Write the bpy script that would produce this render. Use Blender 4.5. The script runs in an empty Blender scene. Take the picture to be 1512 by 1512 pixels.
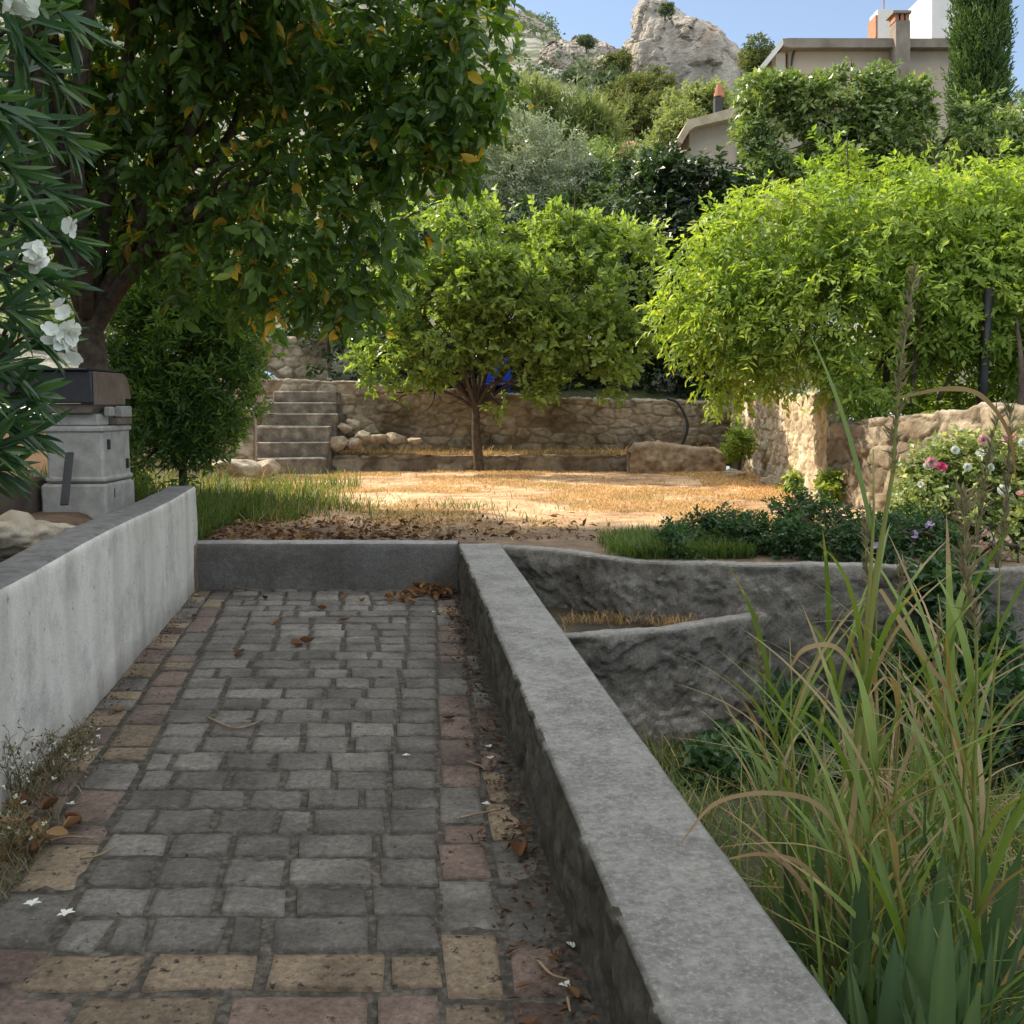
import bpy, math
import numpy as np
from mathutils import Vector, Matrix

# ------------------------------------------------------------------ basics
scn = bpy.context.scene
COL = scn.collection
R = math.radians
F_PX = 1512.0
CAM = np.array([0.0, 0.0, 1.6])
PITCH = math.atan(160 / F_PX)
SUN = np.array([-0.84, 0.46, 0.74]); SUN = SUN / np.linalg.norm(SUN)

def ray(px, py):
    a, b = (px - 756) / F_PX, (756 - py) / F_PX
    c, s = math.cos(PITCH), math.sin(PITCH)
    return np.array([a, c + b * s, -s + b * c])

def pt(px, py, Y):                      # world point at distance Y
    d = ray(px, py); return CAM + d * (Y / d[1])

def gp(px, py, z=0.0):                  # world point on the plane at height z
    d = ray(px, py); return CAM + d * ((z - CAM[2]) / d[2])

ORIG = {}
def thing(name, label, cat, loc=(0, 0, 0), group=None):
    o = bpy.data.objects.new(name, None); COL.objects.link(o)
    o.location = loc; o.empty_display_size = 0.1
    ORIG[o.name] = np.array(loc, float)
    tag(o, label, cat, group); return o

def tag(o, label=None, cat=None, group=None, kind=None):
    if label: o['label'] = label
    if cat: o['category'] = cat
    if group: o['group'] = group
    if kind: o['kind'] = kind
    return o

def mk(name, V, F, mats, parent=None, mi=None, attrs=None, smooth=False, local=False):
    V = np.asarray(V, dtype=np.float64)
    if not isinstance(F, list) or (len(F) and not isinstance(F[0], np.ndarray)):
        if isinstance(F, np.ndarray): F = [F]
        else:
            by = {}
            for f in F: by.setdefault(len(f), []).append(f)
            F = [np.array(v) for v in by.values()]
    F = [np.asarray(f, dtype=np.int64) for f in F if len(f)]
    org = np.zeros(3)
    if parent is not None:
        org = ORIG[parent.name]
        if not local: V = V - org
    me = bpy.data.meshes.new(name)
    nl = sum(f.size for f in F); npo = sum(len(f) for f in F)
    me.vertices.add(len(V)); me.vertices.foreach_set('co', V.astype(np.float32).ravel())
    me.loops.add(nl); me.polygons.add(npo)
    me.loops.foreach_set('vertex_index', np.concatenate([f.ravel() for f in F]).astype(np.int32))
    sizes = np.concatenate([np.full(len(f), f.shape[1]) for f in F])
    starts = np.concatenate([[0], np.cumsum(sizes)[:-1]])
    me.polygons.foreach_set('loop_start', starts.astype(np.int32))
    if not isinstance(mats, (list, tuple)): mats = [mats]
    for m in mats: me.materials.append(m)
    if mi is not None: me.polygons.foreach_set('material_index', np.asarray(mi, dtype=np.int32))
    me.polygons.foreach_set('use_smooth', np.full(npo, bool(smooth)))
    for k, a in (attrs or {}).items():
        at = me.attributes.new(k, 'FLOAT', 'POINT'); at.data.foreach_set('value', np.asarray(a, dtype=np.float32))
    me.update(calc_edges=True); me.validate()
    o = bpy.data.objects.new(name, me); COL.objects.link(o)
    if parent is not None: o.parent = parent
    ORIG[o.name] = org
    return o

def copy_thing(root, loc, rz=0.0, sc=1.0, label=None):
    r = root.copy(); COL.objects.link(r); r.location = loc; r.rotation_euler = (0, 0, rz); r.scale = (sc, sc, sc)
    if label: r['label'] = label
    for ch in list(root.children):
        c = ch.copy(); COL.objects.link(c); c.parent = r
        for g in list(ch.children):
            d = g.copy(); COL.objects.link(d); d.parent = c
    return r

def rng(seed): return np.random.default_rng(seed)
def unit(v): return v / np.maximum(np.linalg.norm(v, axis=-1, keepdims=True), 1e-9)

# ------------------------------------------------------------------ noise
_perm = rng(7).permutation(512).astype(np.int64)
_val = rng(8).random(512)
def vnoise(P):
    P = np.asarray(P, float); I = np.floor(P).astype(np.int64); f = P - I; f = f * f * (3 - 2 * f)
    out = 0
    for dx in (0, 1):
        for dy in (0, 1):
            for dz in (0, 1):
                h = _perm[(I[..., 0] + dx) & 511]; h = _perm[(h + I[..., 1] + dy) & 511]; h = _perm[(h + I[..., 2] + dz) & 511]
                w = (f[..., 0] if dx else 1 - f[..., 0]) * (f[..., 1] if dy else 1 - f[..., 1]) * (f[..., 2] if dz else 1 - f[..., 2])
                out = out + w * _val[h]
    return out * 2 - 1
def fbm(P, oct=4, gain=.5):
    P = np.asarray(P, float); s = 0; a = 1.0; t = 0
    for k in range(oct):
        s = s + a * vnoise(P * (2.03 ** k) + 17.3 * k); t += a; a *= gain
    return s / t
def p3(a, b, c=0): 
    a, b = np.broadcast_arrays(a, b); return np.stack([a, b, np.zeros_like(a) + c], -1)
def sstep(a, b, x):
    t = np.clip((x - a) / (b - a), 0, 1); return t * t * (3 - 2 * t)

def voro(Q, S, chunk=4000):
    F1 = np.empty(len(Q)); F2 = np.empty(len(Q)); ID = np.empty(len(Q), int)
    for i in range(0, len(Q), chunk):
        q = Q[i:i + chunk]
        d = np.sqrt(((q[:, None, :] - S[None]) ** 2).sum(-1))
        k = np.argpartition(d, 1, axis=1)[:, :2]
        dd = np.take_along_axis(d, k, 1); o = dd.argsort(1)
        F1[i:i + chunk] = np.take_along_axis(dd, o[:, :1], 1)[:, 0]; F2[i:i + chunk] = np.take_along_axis(dd, o[:, 1:2], 1)[:, 0]
        ID[i:i + chunk] = np.take_along_axis(k, o[:, :1], 1)[:, 0]
    return F1, F2, ID

# ------------------------------------------------------------------ materials
def newmat(name):
    m = bpy.data.materials.new(name); m.use_nodes = True; nt = m.node_tree
    b = nt.nodes['Principled BSDF']; b.inputs['Roughness'].default_value = .85
    b.inputs['Specular IOR Level'].default_value = .25
    return m, nt, b
def N(nt, t, **kw):
    n = nt.nodes.new(t)
    for k, v in kw.items():
        if k in ('scale', 'detail', 'rough'):
            n.inputs[{'scale': 'Scale', 'detail': 'Detail', 'rough': 'Roughness'}[k]].default_value = v
        else: setattr(n, k, v)
    return n
def ramp(nt, stops, fac):
    n = nt.nodes.new('ShaderNodeValToRGB'); e = n.color_ramp.elements
    while len(e) > 1: e.remove(e[-1])
    e[0].position = stops[0][0]; e[0].color = (*stops[0][1], 1)
    for p, c in stops[1:]:
        x = e.new(p); x.color = (*c, 1)
    nt.links.new(fac, n.inputs[0]); return n.outputs[0]
def mixc(nt, a, b, f, mode='MIX'):
    n = nt.nodes.new('ShaderNodeMix'); n.data_type = 'RGBA'; n.blend_type = mode
    for s, i in ((f, 0), (a, 6), (b, 7)):
        if isinstance(s, (int, float)): n.inputs[i].default_value = s
        elif isinstance(s, tuple): n.inputs[i].default_value = (*s, 1)
        else: nt.links.new(s, n.inputs[i])
    return n.outputs[2]
def attr(nt, k):
    n = nt.nodes.new('ShaderNodeAttribute'); n.attribute_name = k; return n.outputs['Fac']
def noise(nt, scale, detail=6, rough=.6, vec=None):
    n = N(nt, 'ShaderNodeTexNoise', scale=scale, detail=detail, rough=rough)
    if vec is None:
        vec = nt.nodes.new('ShaderNodeTexCoord').outputs['Object']
    nt.links.new(vec, n.inputs['Vector']); return n.outputs['Fac']
def stretched(nt, sx, sy, sz):
    tc = nt.nodes.new('ShaderNodeTexCoord'); mp = nt.nodes.new('ShaderNodeMapping'); mp.inputs['Scale'].default_value = (sx, sy, sz)
    nt.links.new(tc.outputs['Object'], mp.inputs['Vector']); return mp.outputs['Vector']
def bump(nt, b, h, dist=.01, strength=.6):
    n = nt.nodes.new('ShaderNodeBump'); n.inputs['Distance'].default_value = dist; n.inputs['Strength'].default_value = strength
    nt.links.new(h, n.inputs['Height']); nt.links.new(n.outputs[0], b.inputs['Normal'])
def math_(nt, op, a, b=0.0):
    n = nt.nodes.new('ShaderNodeMath'); n.operation = op; n.use_clamp = True
    for i, s in enumerate((a, b)):
        if isinstance(s, (int, float)): n.inputs[i].default_value = s
        else: nt.links.new(s, n.inputs[i])
    return n.outputs[0]
def normal_z(nt):
    g = nt.nodes.new('ShaderNodeNewGeometry'); s = nt.nodes.new('ShaderNodeSeparateXYZ')
    nt.links.new(g.outputs['True Normal'], s.inputs[0]); return s.outputs['Z']

LEAF_GAIN = {'glossy_grey_green_leaf': (3.3, 2.8, 2.9), 'silver_olive_leaf': (2.4, 2.2, 2.2), 'yellow_green_feathery_leaf': (1.7, 1.45, 2.2), 'dark_evergreen_leaf': (1.4, 1.2, 1.1), 'cypress_foliage': (2.7, 2.3, 2.0), 'pine_foliage': (1.7, 1.5, 1.6), 'hill_scrub_foliage': (1.8, 1.6, 2.0),
             'rose_leaf': (2.6, 2.2, 2.4), 'dry_grass_blade': (1.8, 1.55, 1.45), 'green_grass_blade': (1.7, 1.35, 1.4), 'fresh_green_leaf': (2.15, 1.7, 2.3), 'lime_vine_leaf': (1.6, 1.42, 2.4), 'dark_shrub_leaf': (3.6, 2.9, 2.4), 'bluish_shrub_leaf': (1.4, 1.2, 1.2), 'oleander_leaf': (1.3, 1.15, 1.15),
             'dark_broad_leaf': (2.75, 2.15, 1.7), 'reed_leaf': (1.75, 1.5, 1.4), 'iris_leaf': (1.5, 1.2, 1.15)}
def leafmat(name, stops, trans=.4, rough=.5, tint=(1.25, 1.35, .55), spec=.35):
    g = LEAF_GAIN.get(name, (1., 1., 1.)); stops = [(p, tuple(min(.85, q * x) for q, x in zip(g, c)) if c[0] < .3 or 'grass' in name else c) for p, c in stops]
    m, nt, b = newmat(name)
    c = ramp(nt, stops, attr(nt, 'v'))
    n = noise(nt, 1.1, 3)
    c = mixc(nt, c, mixc(nt, c, (.62, .7, .62), 1.0, 'MULTIPLY'), ramp(nt, [(.35, (0, 0, 0)), (.65, (1, 1, 1))], n))
    nt.links.new(c, b.inputs['Base Color']); b.inputs['Roughness'].default_value = rough
    b.inputs['Specular IOR Level'].default_value = spec
    t = nt.nodes.new('ShaderNodeBsdfTranslucent')
    nt.links.new(mixc(nt, c, tint, 1.0, 'MULTIPLY'), t.inputs['Color'])
    mx = nt.nodes.new('ShaderNodeMixShader'); mx.inputs[0].default_value = trans
    nt.links.new(b.outputs[0], mx.inputs[1]); nt.links.new(t.outputs[0], mx.inputs[2])
    nt.links.new(mx.outputs[0], nt.nodes['Material Output'].inputs['Surface'])
    return m

def plainmat(name, stops, scale=6, rough=.85, bumpd=.01, bscale=40, spec=.25, detail=8, metal=0):
    m, nt, b = newmat(name)
    nt.links.new(ramp(nt, stops, noise(nt, scale, detail)), b.inputs['Base Color'])
    b.inputs['Roughness'].default_value = rough; b.inputs['Specular IOR Level'].default_value = spec; b.inputs['Metallic'].default_value = metal
    if bumpd: bump(nt, b, noise(nt, bscale, 8, .7), bumpd)
    return m

def stonewall_mat(name, stops, mortar, grime=(.45, .42, .38)):
    m, nt, b = newmat(name)
    c = ramp(nt, stops, attr(nt, 'v'))
    n = noise(nt, 9, 8, .7)
    c = mixc(nt, c, ramp(nt, [(.25, (.45, .43, .4)), (.6, (1.1, 1.1, 1.1))], n), .75, 'MULTIPLY')
    c = mixc(nt, mortar, c, attr(nt, 'm'))
    c = mixc(nt, c, mixc(nt, c, grime, 1.0, 'MULTIPLY'), ramp(nt, [(.42, (0, 0, 0)), (.62, (1, 1, 1))], noise(nt, 1.7, 5)))
    nt.links.new(c, b.inputs['Base Color'])
    bump(nt, b, noise(nt, 35, 8, .7), .02, .8)
    return m

M = {}
M['pave'] = None
def paver_mat(name, stops, spots):
    m, nt, b = newmat(name)
    c = ramp(nt, stops, attr(nt, 'v'))
    n = noise(nt, 38, 10, .8)
    c = mixc(nt, c, ramp(nt, [(.32, (.42, .41, .40)), (.5, (.95, .94, .93)), (.66, (1.55, 1.53, 1.5))], n), .9, 'MULTIPLY')
    n2 = noise(nt, 3.0, 4)
    c = mixc(nt, c, mixc(nt, c, (.6, .58, .58), 1., 'MULTIPLY'), ramp(nt, [(.42, (0, 0, 0)), (.62, (1, 1, 1))], n2))
    c = mixc(nt, c, (.035, .032, .03), ramp(nt, [(.60 - spots, (0, 0, 0)), (.66 - spots, (1, 1, 1))], noise(nt, 27, 5, .65)))
    c = mixc(nt, c, (.30, .29, .27), ramp(nt, [(.70, (0, 0, 0)), (.74, (1, 1, 1))], noise(nt, 70, 3)))
    nt.links.new(c, b.inputs['Base Color']); b.inputs['Roughness'].default_value = .7
    bump(nt, b, noise(nt, 40, 10, .8), .02, 1.0)
    return m
M['paver'] = paver_mat('grey_paver', [(0, (.145, .135, .120)), (.5, (.195, .182, .163)), (1, (.25, .235, .21))], -.03)
M['ybrick'] = paver_mat('yellow_brick', [(0, (.22, .172, .122)), (1, (.35, .275, .19))], .02)
M['rbrick'] = paver_mat('red_brick', [(0, (.165, .125, .108)), (1, (.27, .20, .165))], .0)
M['joint'] = plainmat('joint_dirt', [(.32, (.028, .025, .021)), (.5, (.06, .053, .044)), (.68, (.13, .115, .095))], 30, .95, .02, 80)

# white plaster of the left wall: runs of grime, darker foot, grey top
def plaster():
    m, nt, b = newmat('white_plaster')
    streak = noise(nt, 1, 5, .55, stretched(nt, 4, 4, .45))
    c = ramp(nt, [(.25, (.38, .35, .305)), (.45, (.53, .495, .44)), (.65, (.63, .595, .535))], streak)
    c = mixc(nt, c, (.27, .26, .245), ramp(nt, [(.50, (0, 0, 0)), (.75, (.85, .85, .85))], noise(nt, 3.2, 8, .7)))
    c = mixc(nt, c, (.22, .21, .19), ramp(nt, [(.60, (0, 0, 0)), (.68, (1, 1, 1))], noise(nt, 15, 8, .75)))
    c = mixc(nt, c, ramp(nt, [(.3, (.66, .65, .63)), (.5, (1, 1, 1)), (.7, (1.12, 1.12, 1.12))], noise(nt, 70, 8, .8)), .8, 'MULTIPLY')
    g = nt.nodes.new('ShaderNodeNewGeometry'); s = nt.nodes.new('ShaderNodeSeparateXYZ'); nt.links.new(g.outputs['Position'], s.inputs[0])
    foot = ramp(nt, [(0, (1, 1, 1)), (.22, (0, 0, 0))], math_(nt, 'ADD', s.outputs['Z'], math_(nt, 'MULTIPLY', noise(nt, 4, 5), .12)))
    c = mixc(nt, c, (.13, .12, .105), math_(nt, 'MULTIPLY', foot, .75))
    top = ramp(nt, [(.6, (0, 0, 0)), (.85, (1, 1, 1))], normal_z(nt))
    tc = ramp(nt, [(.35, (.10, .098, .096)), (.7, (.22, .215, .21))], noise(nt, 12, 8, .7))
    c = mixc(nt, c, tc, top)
    nt.links.new(c, b.inputs['Base Color']); bump(nt, b, noise(nt, 60, 6, .7), .006, .7); return m
M['plaster'] = plaster()

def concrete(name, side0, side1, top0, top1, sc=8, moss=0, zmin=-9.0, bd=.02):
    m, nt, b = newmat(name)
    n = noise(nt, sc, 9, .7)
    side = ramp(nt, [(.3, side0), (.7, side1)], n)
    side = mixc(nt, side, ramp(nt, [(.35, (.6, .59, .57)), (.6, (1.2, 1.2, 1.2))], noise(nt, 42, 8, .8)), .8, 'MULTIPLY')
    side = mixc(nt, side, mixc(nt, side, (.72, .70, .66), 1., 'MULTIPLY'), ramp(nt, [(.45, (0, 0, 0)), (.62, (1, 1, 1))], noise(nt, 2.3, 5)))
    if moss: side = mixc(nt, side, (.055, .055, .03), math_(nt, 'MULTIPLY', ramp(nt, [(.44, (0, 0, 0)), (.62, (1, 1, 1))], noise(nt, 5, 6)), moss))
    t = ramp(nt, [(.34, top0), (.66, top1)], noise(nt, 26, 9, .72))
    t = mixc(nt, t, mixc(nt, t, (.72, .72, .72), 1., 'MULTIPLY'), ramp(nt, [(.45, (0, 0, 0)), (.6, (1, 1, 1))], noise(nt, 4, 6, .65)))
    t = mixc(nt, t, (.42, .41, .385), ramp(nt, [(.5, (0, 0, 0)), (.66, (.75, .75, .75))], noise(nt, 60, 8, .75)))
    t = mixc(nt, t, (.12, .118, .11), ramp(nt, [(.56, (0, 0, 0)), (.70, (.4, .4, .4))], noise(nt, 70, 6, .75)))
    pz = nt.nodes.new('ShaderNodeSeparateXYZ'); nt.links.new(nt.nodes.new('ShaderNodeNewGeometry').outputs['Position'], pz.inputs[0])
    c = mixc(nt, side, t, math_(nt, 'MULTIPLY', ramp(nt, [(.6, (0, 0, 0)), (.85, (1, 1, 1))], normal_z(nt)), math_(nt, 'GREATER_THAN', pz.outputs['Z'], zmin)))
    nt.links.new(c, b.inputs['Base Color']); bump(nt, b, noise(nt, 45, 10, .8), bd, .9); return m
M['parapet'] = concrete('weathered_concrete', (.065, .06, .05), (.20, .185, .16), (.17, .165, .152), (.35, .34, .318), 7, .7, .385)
M['kerb'] = concrete('kerb_concrete', (.13, .125, .115), (.19, .18, .165), (.26, .255, .25), (.38, .37, .36), 20)
M['render'] = concrete('rough_cement_render', (.19, .172, .145), (.42, .385, .335), (.30, .285, .26), (.48, .46, .43), 13, .3, bd=.05)
M['rubble'] = stonewall_mat('rubble_stone', [(0, (.26, .21, .15)), (.4, (.40, .335, .25)), (.75, (.50, .43, .34)), (1, (.36, .33, .29))], (.29, .24, .18))
M['rubble_pale'] = stonewall_mat('pale_rubble_stone', [(0, (.38, .31, .23)), (.5, (.55, .47, .36)), (1, (.68, .60, .48))], (.42, .35, .25), (.75, .7, .62))
M['rubble_dark'] = stonewall_mat('brown_rubble_stone', [(0, (.22, .18, .135)), (.5, (.33, .28, .215)), (1, (.43, .365, .28))], (.24, .20, .15))  # brown edging stone; on the lower side wall it stands for dappled shade
M['boulder'] = plainmat('limestone_boulder', [(.3, (.22, .18, .13)), (.55, (.38, .32, .24)), (.7, (.50, .44, .35))], 7, .95, .04, 22)
M['limestone'] = None
M['tan_block'] = plainmat('tan_stone', [(.3, (.15, .105, .07)), (.5, (.29, .215, .145)), (.7, (.46, .36, .25))], 7, .95, .03, 25)
M['earth'] = plainmat('dry_earth', [(.3, (.15, .10, .065)), (.5, (.25, .17, .105)), (.7, (.38, .26, .16))], 3.5, .95, .03, 30)
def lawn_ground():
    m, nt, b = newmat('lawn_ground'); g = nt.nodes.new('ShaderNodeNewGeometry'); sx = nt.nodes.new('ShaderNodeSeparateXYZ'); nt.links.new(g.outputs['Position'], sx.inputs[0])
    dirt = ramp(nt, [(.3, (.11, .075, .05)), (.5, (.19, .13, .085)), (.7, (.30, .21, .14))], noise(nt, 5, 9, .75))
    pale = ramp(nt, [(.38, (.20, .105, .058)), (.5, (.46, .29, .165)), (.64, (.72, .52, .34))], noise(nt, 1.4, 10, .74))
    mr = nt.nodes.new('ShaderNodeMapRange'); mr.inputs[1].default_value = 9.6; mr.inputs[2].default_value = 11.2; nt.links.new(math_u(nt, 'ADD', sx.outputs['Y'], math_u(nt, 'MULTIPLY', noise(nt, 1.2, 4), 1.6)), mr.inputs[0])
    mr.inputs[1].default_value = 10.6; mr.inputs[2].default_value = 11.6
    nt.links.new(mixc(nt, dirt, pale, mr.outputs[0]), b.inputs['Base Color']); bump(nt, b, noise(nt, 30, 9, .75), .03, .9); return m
def math_u(nt, op, a, b=0.0):
    n = nt.nodes.new('ShaderNodeMath'); n.operation = op
    for i, q in enumerate((a, b)):
        if isinstance(q, (int, float)): n.inputs[i].default_value = q
        else: nt.links.new(q, n.inputs[i])
    return n.outputs[0]
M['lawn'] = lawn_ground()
M['dark_earth'] = plainmat('dark_earth', [(.3, (.03, .024, .018)), (.7, (.085, .068, .045))], 5, .95, .03, 30)
M['bark'] = plainmat('bark', [(.3, (.035, .026, .019)), (.7, (.11, .085, .062))], 14, .95, .02, 40)
M['twig'] = plainmat('dry_twig', [(.3, (.16, .11, .07)), (.7, (.32, .24, .15))], 20, .9, .0)
M['stone_step'] = plainmat('worn_step_stone', [(.3, (.085, .075, .062)), (.5, (.17, .15, .125)), (.68, (.32, .29, .24))], 5, .9, .05, 22)
M['black_metal'] = plainmat('black_metal', [(.3, (.012, .012, .015)), (.7, (.03, .03, .034))], 9, .5, .002, 60, .5)
M['brown_metal'] = plainmat('rusty_sheet_metal', [(.3, (.10, .075, .06)), (.7, (.17, .135, .11))], 7, .65, .002, 60, .4)
M['block'] = plainmat('pale_concrete_block', [(.3, (.25, .235, .21)), (.7, (.40, .385, .35))], 9, .9, .006, 70)
M['blue'] = plainmat('blue_plastic', [(.3, (.01, .05, .42)), (.7, (.015, .08, .55))], 5, .4, 0, 10, .5)
M['paleblue'] = plainmat('pale_blue_tarpaulin', [(.3, (.22, .36, .55)), (.7, (.42, .58, .75))], 4, .5, .01, 10, .5)
M['white_petal'] = leafmat('white_petal', [(0, (.78, .77, .70)), (1, (.86, .86, .82))], .3, .6, (1, 1, .95), .2)
M['pink_petal'] = leafmat('pink_petal', [(0, (.72, .30, .36)), (.55, (.80, .48, .48)), (1, (.84, .70, .62))], .3, .6, (1.1, .9, .9), .2)
M['deep_pink'] = leafmat('deep_pink_petal', [(0, (.55, .06, .18)), (1, (.70, .14, .28))], .3, .6, (1.1, .9, .9), .2)
M['mauve_petal'] = leafmat('mauve_petal', [(0, (.46, .36, .60)), (1, (.62, .52, .72))], .3, .6, (1, 1, 1), .2)

M['l_big'] = leafmat('dark_broad_leaf', [(0, (.018, .042, .012)), (.5, (.032, .072, .018)), (.80, (.055, .11, .022)), (.835, (.09, .15, .025)), (.855, (.52, .36, .04)), (1, (.56, .26, .05))], .38, .42, (1.9, 2.0, .55), .4)
M['l_center'] = leafmat('fresh_green_leaf', [(0, (.07, .13, .026)), (.6, (.125, .21, .04)), (1, (.19, .28, .065))], .48, .4, (1.35, 1.35, .5), .4)
M['l_wist'] = leafmat('lime_vine_leaf', [(0, (.10, .18, .022)), (.6, (.19, .29, .034)), (.95, (.28, .36, .05)), (1, (.40, .36, .06))], .5, .45, (1.3, 1.25, .45), .35)
M['l_pitto'] = leafmat('glossy_grey_green_leaf', [(0, (.035, .065, .020)), (.6, (.075, .115, .035)), (.96, (.13, .16, .06)), (1, (.3, .22, .05))], .3, .33, (1.2, 1.25, .6), .5)
M['l_olive'] = leafmat('silver_olive_leaf', [(0, (.10, .125, .08)), (.6, (.19, .215, .15)), (1, (.30, .33, .25))], .25, .45, (1.1, 1.15, .8), .4)
M['l_feather'] = leafmat('yellow_green_feathery_leaf', [(0, (.10, .15, .035)), (.6, (.17, .22, .055)), (1, (.25, .28, .10))], .4, .6, (1.1, 1.15, .6))
M['l_dark'] = leafmat('dark_evergreen_leaf', [(0, (.012, .028, .012)), (.6, (.026, .054, .020)), (1, (.05, .085, .03))], .25, .38, (1.2, 1.4, .6), .5)
M['l_shrub'] = leafmat('dark_shrub_leaf', [(0, (.018, .040, .016)), (.6, (.036, .075, .024)), (1, (.07, .125, .03))], .35, .45, (1.4, 1.6, .5))
M['l_bed'] = leafmat('bluish_shrub_leaf', [(0, (.022, .055, .026)), (.6, (.04, .088, .036)), (1, (.075, .13, .045))], .35, .45, (1.2, 1.5, .6))
M['l_rose'] = leafmat('rose_leaf', [(0, (.05, .085, .025)), (.6, (.11, .155, .05)), (.9, (.24, .26, .10)), (1, (.38, .34, .18))], .35, .45, (1.1, 1.15, .6))
M['l_olea'] = leafmat('oleander_leaf', [(0, (.022, .060, .026)), (.6, (.04, .100, .040)), (1, (.09, .165, .06))], .30, .38, (1.3, 1.6, .5), .5)
M['l_cypress'] = leafmat('cypress_foliage', [(0, (.016, .035, .012)), (.6, (.040, .075, .022)), (1, (.085, .125, .035))], .25, .6, (1.2, 1.3, .5))
M['l_pine'] = leafmat('pine_foliage', [(0, (.045, .070, .025)), (.6, (.10, .125, .035)), (1, (.18, .19, .06))], .3, .7, (1.1, 1.1, .6))
M['l_scrub'] = leafmat('hill_scrub_foliage', [(0, (.055, .080, .040)), (.6, (.095, .13, .055)), (1, (.15, .18, .08))], .2, .8, (1., 1.1, .7))  # lightened and greyed: distance haze is put into the leaf colour
M['g_green'] = leafmat('green_grass_blade', [(0, (.035, .080, .016)), (.6, (.075, .135, .028)), (.85, (.14, .18, .05)), (1, (.33, .27, .12))], .4, .6, (1.2, 1.25, .5))
M['g_dry'] = leafmat('dry_grass_blade', [(0, (.24, .165, .085)), (.6, (.42, .31, .17)), (1, (.54, .42, .25))], .3, .8, (1.05, 1., .8), .15)
M['g_reed'] = leafmat('reed_leaf', [(0, (.055, .105, .020)), (.55, (.105, .165, .035)), (.75, (.20, .22, .07)), (.86, (.33, .24, .12)), (1, (.30, .17, .08))], .38, .5, (1.15, 1.15, .6))
M['g_iris'] = leafmat('iris_leaf', [(0, (.040, .085, .045)), (.7, (.075, .140, .065)), (.93, (.11, .18, .07)), (.95, (.33, .26, .06)), (1, (.22, .10, .04))], .25, .45, (1.1, 1.3, .7), .4)
M['litter'] = leafmat('dead_leaf', [(0, (.075, .036, .022)), (.5, (.15, .072, .036)), (.85, (.25, .13, .06)), (1, (.36, .24, .11))], .2, .7, (1.1, .9, .7), .2)
M['weed'] = leafmat('dry_weed', [(0, (.10, .10, .045)), (.5, (.20, .16, .085)), (1, (.34, .28, .17))], .3, .7, (1, 1, .8))

# ------------------------------------------------------------------ shape helpers
class MB:
    def __init__(s): s.V = []; s.F = []; s.n = 0; s.A = []
    def add(s, V, F, v=.5):
        V = np.asarray(V, float)
        s.V.append(V); s.F += [tuple(int(i) + s.n for i in f) for f in F]; s.n += len(V)
        s.A.append(np.full(len(V), v) if np.isscalar(v) else np.asarray(v)); return s
    def build(s, name, mat, parent=None, smooth=False, local=False):
        return mk(name, np.concatenate(s.V), s.F, mat, parent, attrs={'v': np.concatenate(s.A)}, smooth=smooth, local=local)

def tube(pts, rad, n=8):
    pts = np.asarray(pts, float); rad = np.broadcast_to(np.asarray(rad, float), (len(pts),))
    T = unit(np.gradient(pts, axis=0)); V = []; F = []
    ref = np.array([0, 0, 1.]) if abs(T[0][2]) < .9 else np.array([1., 0, 0])
    for i in range(len(pts)):
        a = unit(np.cross(T[i], ref)); b = np.cross(T[i], a); ref = np.cross(a, T[i]) if True else ref
        th = np.arange(n) * 2 * math.pi / n
        V.append(pts[i] + rad[i] * (np.cos(th)[:, None] * a + np.sin(th)[:, None] * b))
    for i in range(len(pts) - 1):
        for k in range(n):
            F.append((i * n + k, i * n + (k + 1) % n, (i + 1) * n + (k + 1) % n, (i + 1) * n + k))
    F.append(tuple(range(n))[::-1]); F.append(tuple((len(pts) - 1) * n + k for k in range(n)))
    return np.concatenate(V), F

def curve(p, n=12):                                   # Catmull-Rom through points
    p = np.asarray(p, float); q = np.vstack([2 * p[0] - p[1], p, 2 * p[-1] - p[-2]]); out = []
    for i in range(1, len(q) - 2):
        t = np.linspace(0, 1, n, endpoint=False)[:, None]; a, b, c, d = q[i - 1], q[i], q[i + 1], q[i + 2]
        out.append(.5 * (2 * b + (c - a) * t + (2 * a - 5 * b + 4 * c - d) * t ** 2 + (3 * b - a - 3 * c + d) * t ** 3))
    out.append(p[-1:]); return np.concatenate(out)

def boxv(x0, x1, y0, y1, z0, z1, bev=.0):
    """box with chamfered edges"""
    b = bev; V = []; F = []
    if b <= 0:
        V = [(x, y, z) for z in (z0, z1) for x, y in ((x0, y0), (x1, y0), (x1, y1), (x0, y1))]
        return np.array(V, float), [(3, 2, 1, 0), (4, 5, 6, 7), (0, 1, 5, 4), (1, 2, 6, 5), (2, 3, 7, 6), (3, 0, 4, 7)]
    ring = lambda i, z: [(x0 + i + b, y0 + i, z), (x1 - i - b, y0 + i, z), (x1 - i, y0 + i + b, z), (x1 - i, y1 - i - b, z), (x1 - i - b, y1 - i, z), (x0 + i + b, y1 - i, z), (x0 + i, y1 - i - b, z), (x0 + i, y0 + i + b, z)]
    for i, z in ((b, z0), (0, z0 + b), (0, z1 - b), (b, z1)): V += ring(i, z)
    for r in range(3):
        for k in range(8): F.append((r * 8 + k, r * 8 + (k + 1) % 8, r * 8 + 8 + (k + 1) % 8, r * 8 + 8 + k))
    F.append(tuple(range(8))[::-1]); F.append(tuple(range(24, 32))); return np.array(V, float), F

def grid_faces(nu, nv, off=0):
    i = np.arange(nu - 1)[:, None]; j = np.arange(nv - 1)[None]
    a = (i * nv + j + off).ravel(); return np.stack([a, a + nv, a + nv + 1, a + 1], 1)

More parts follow.
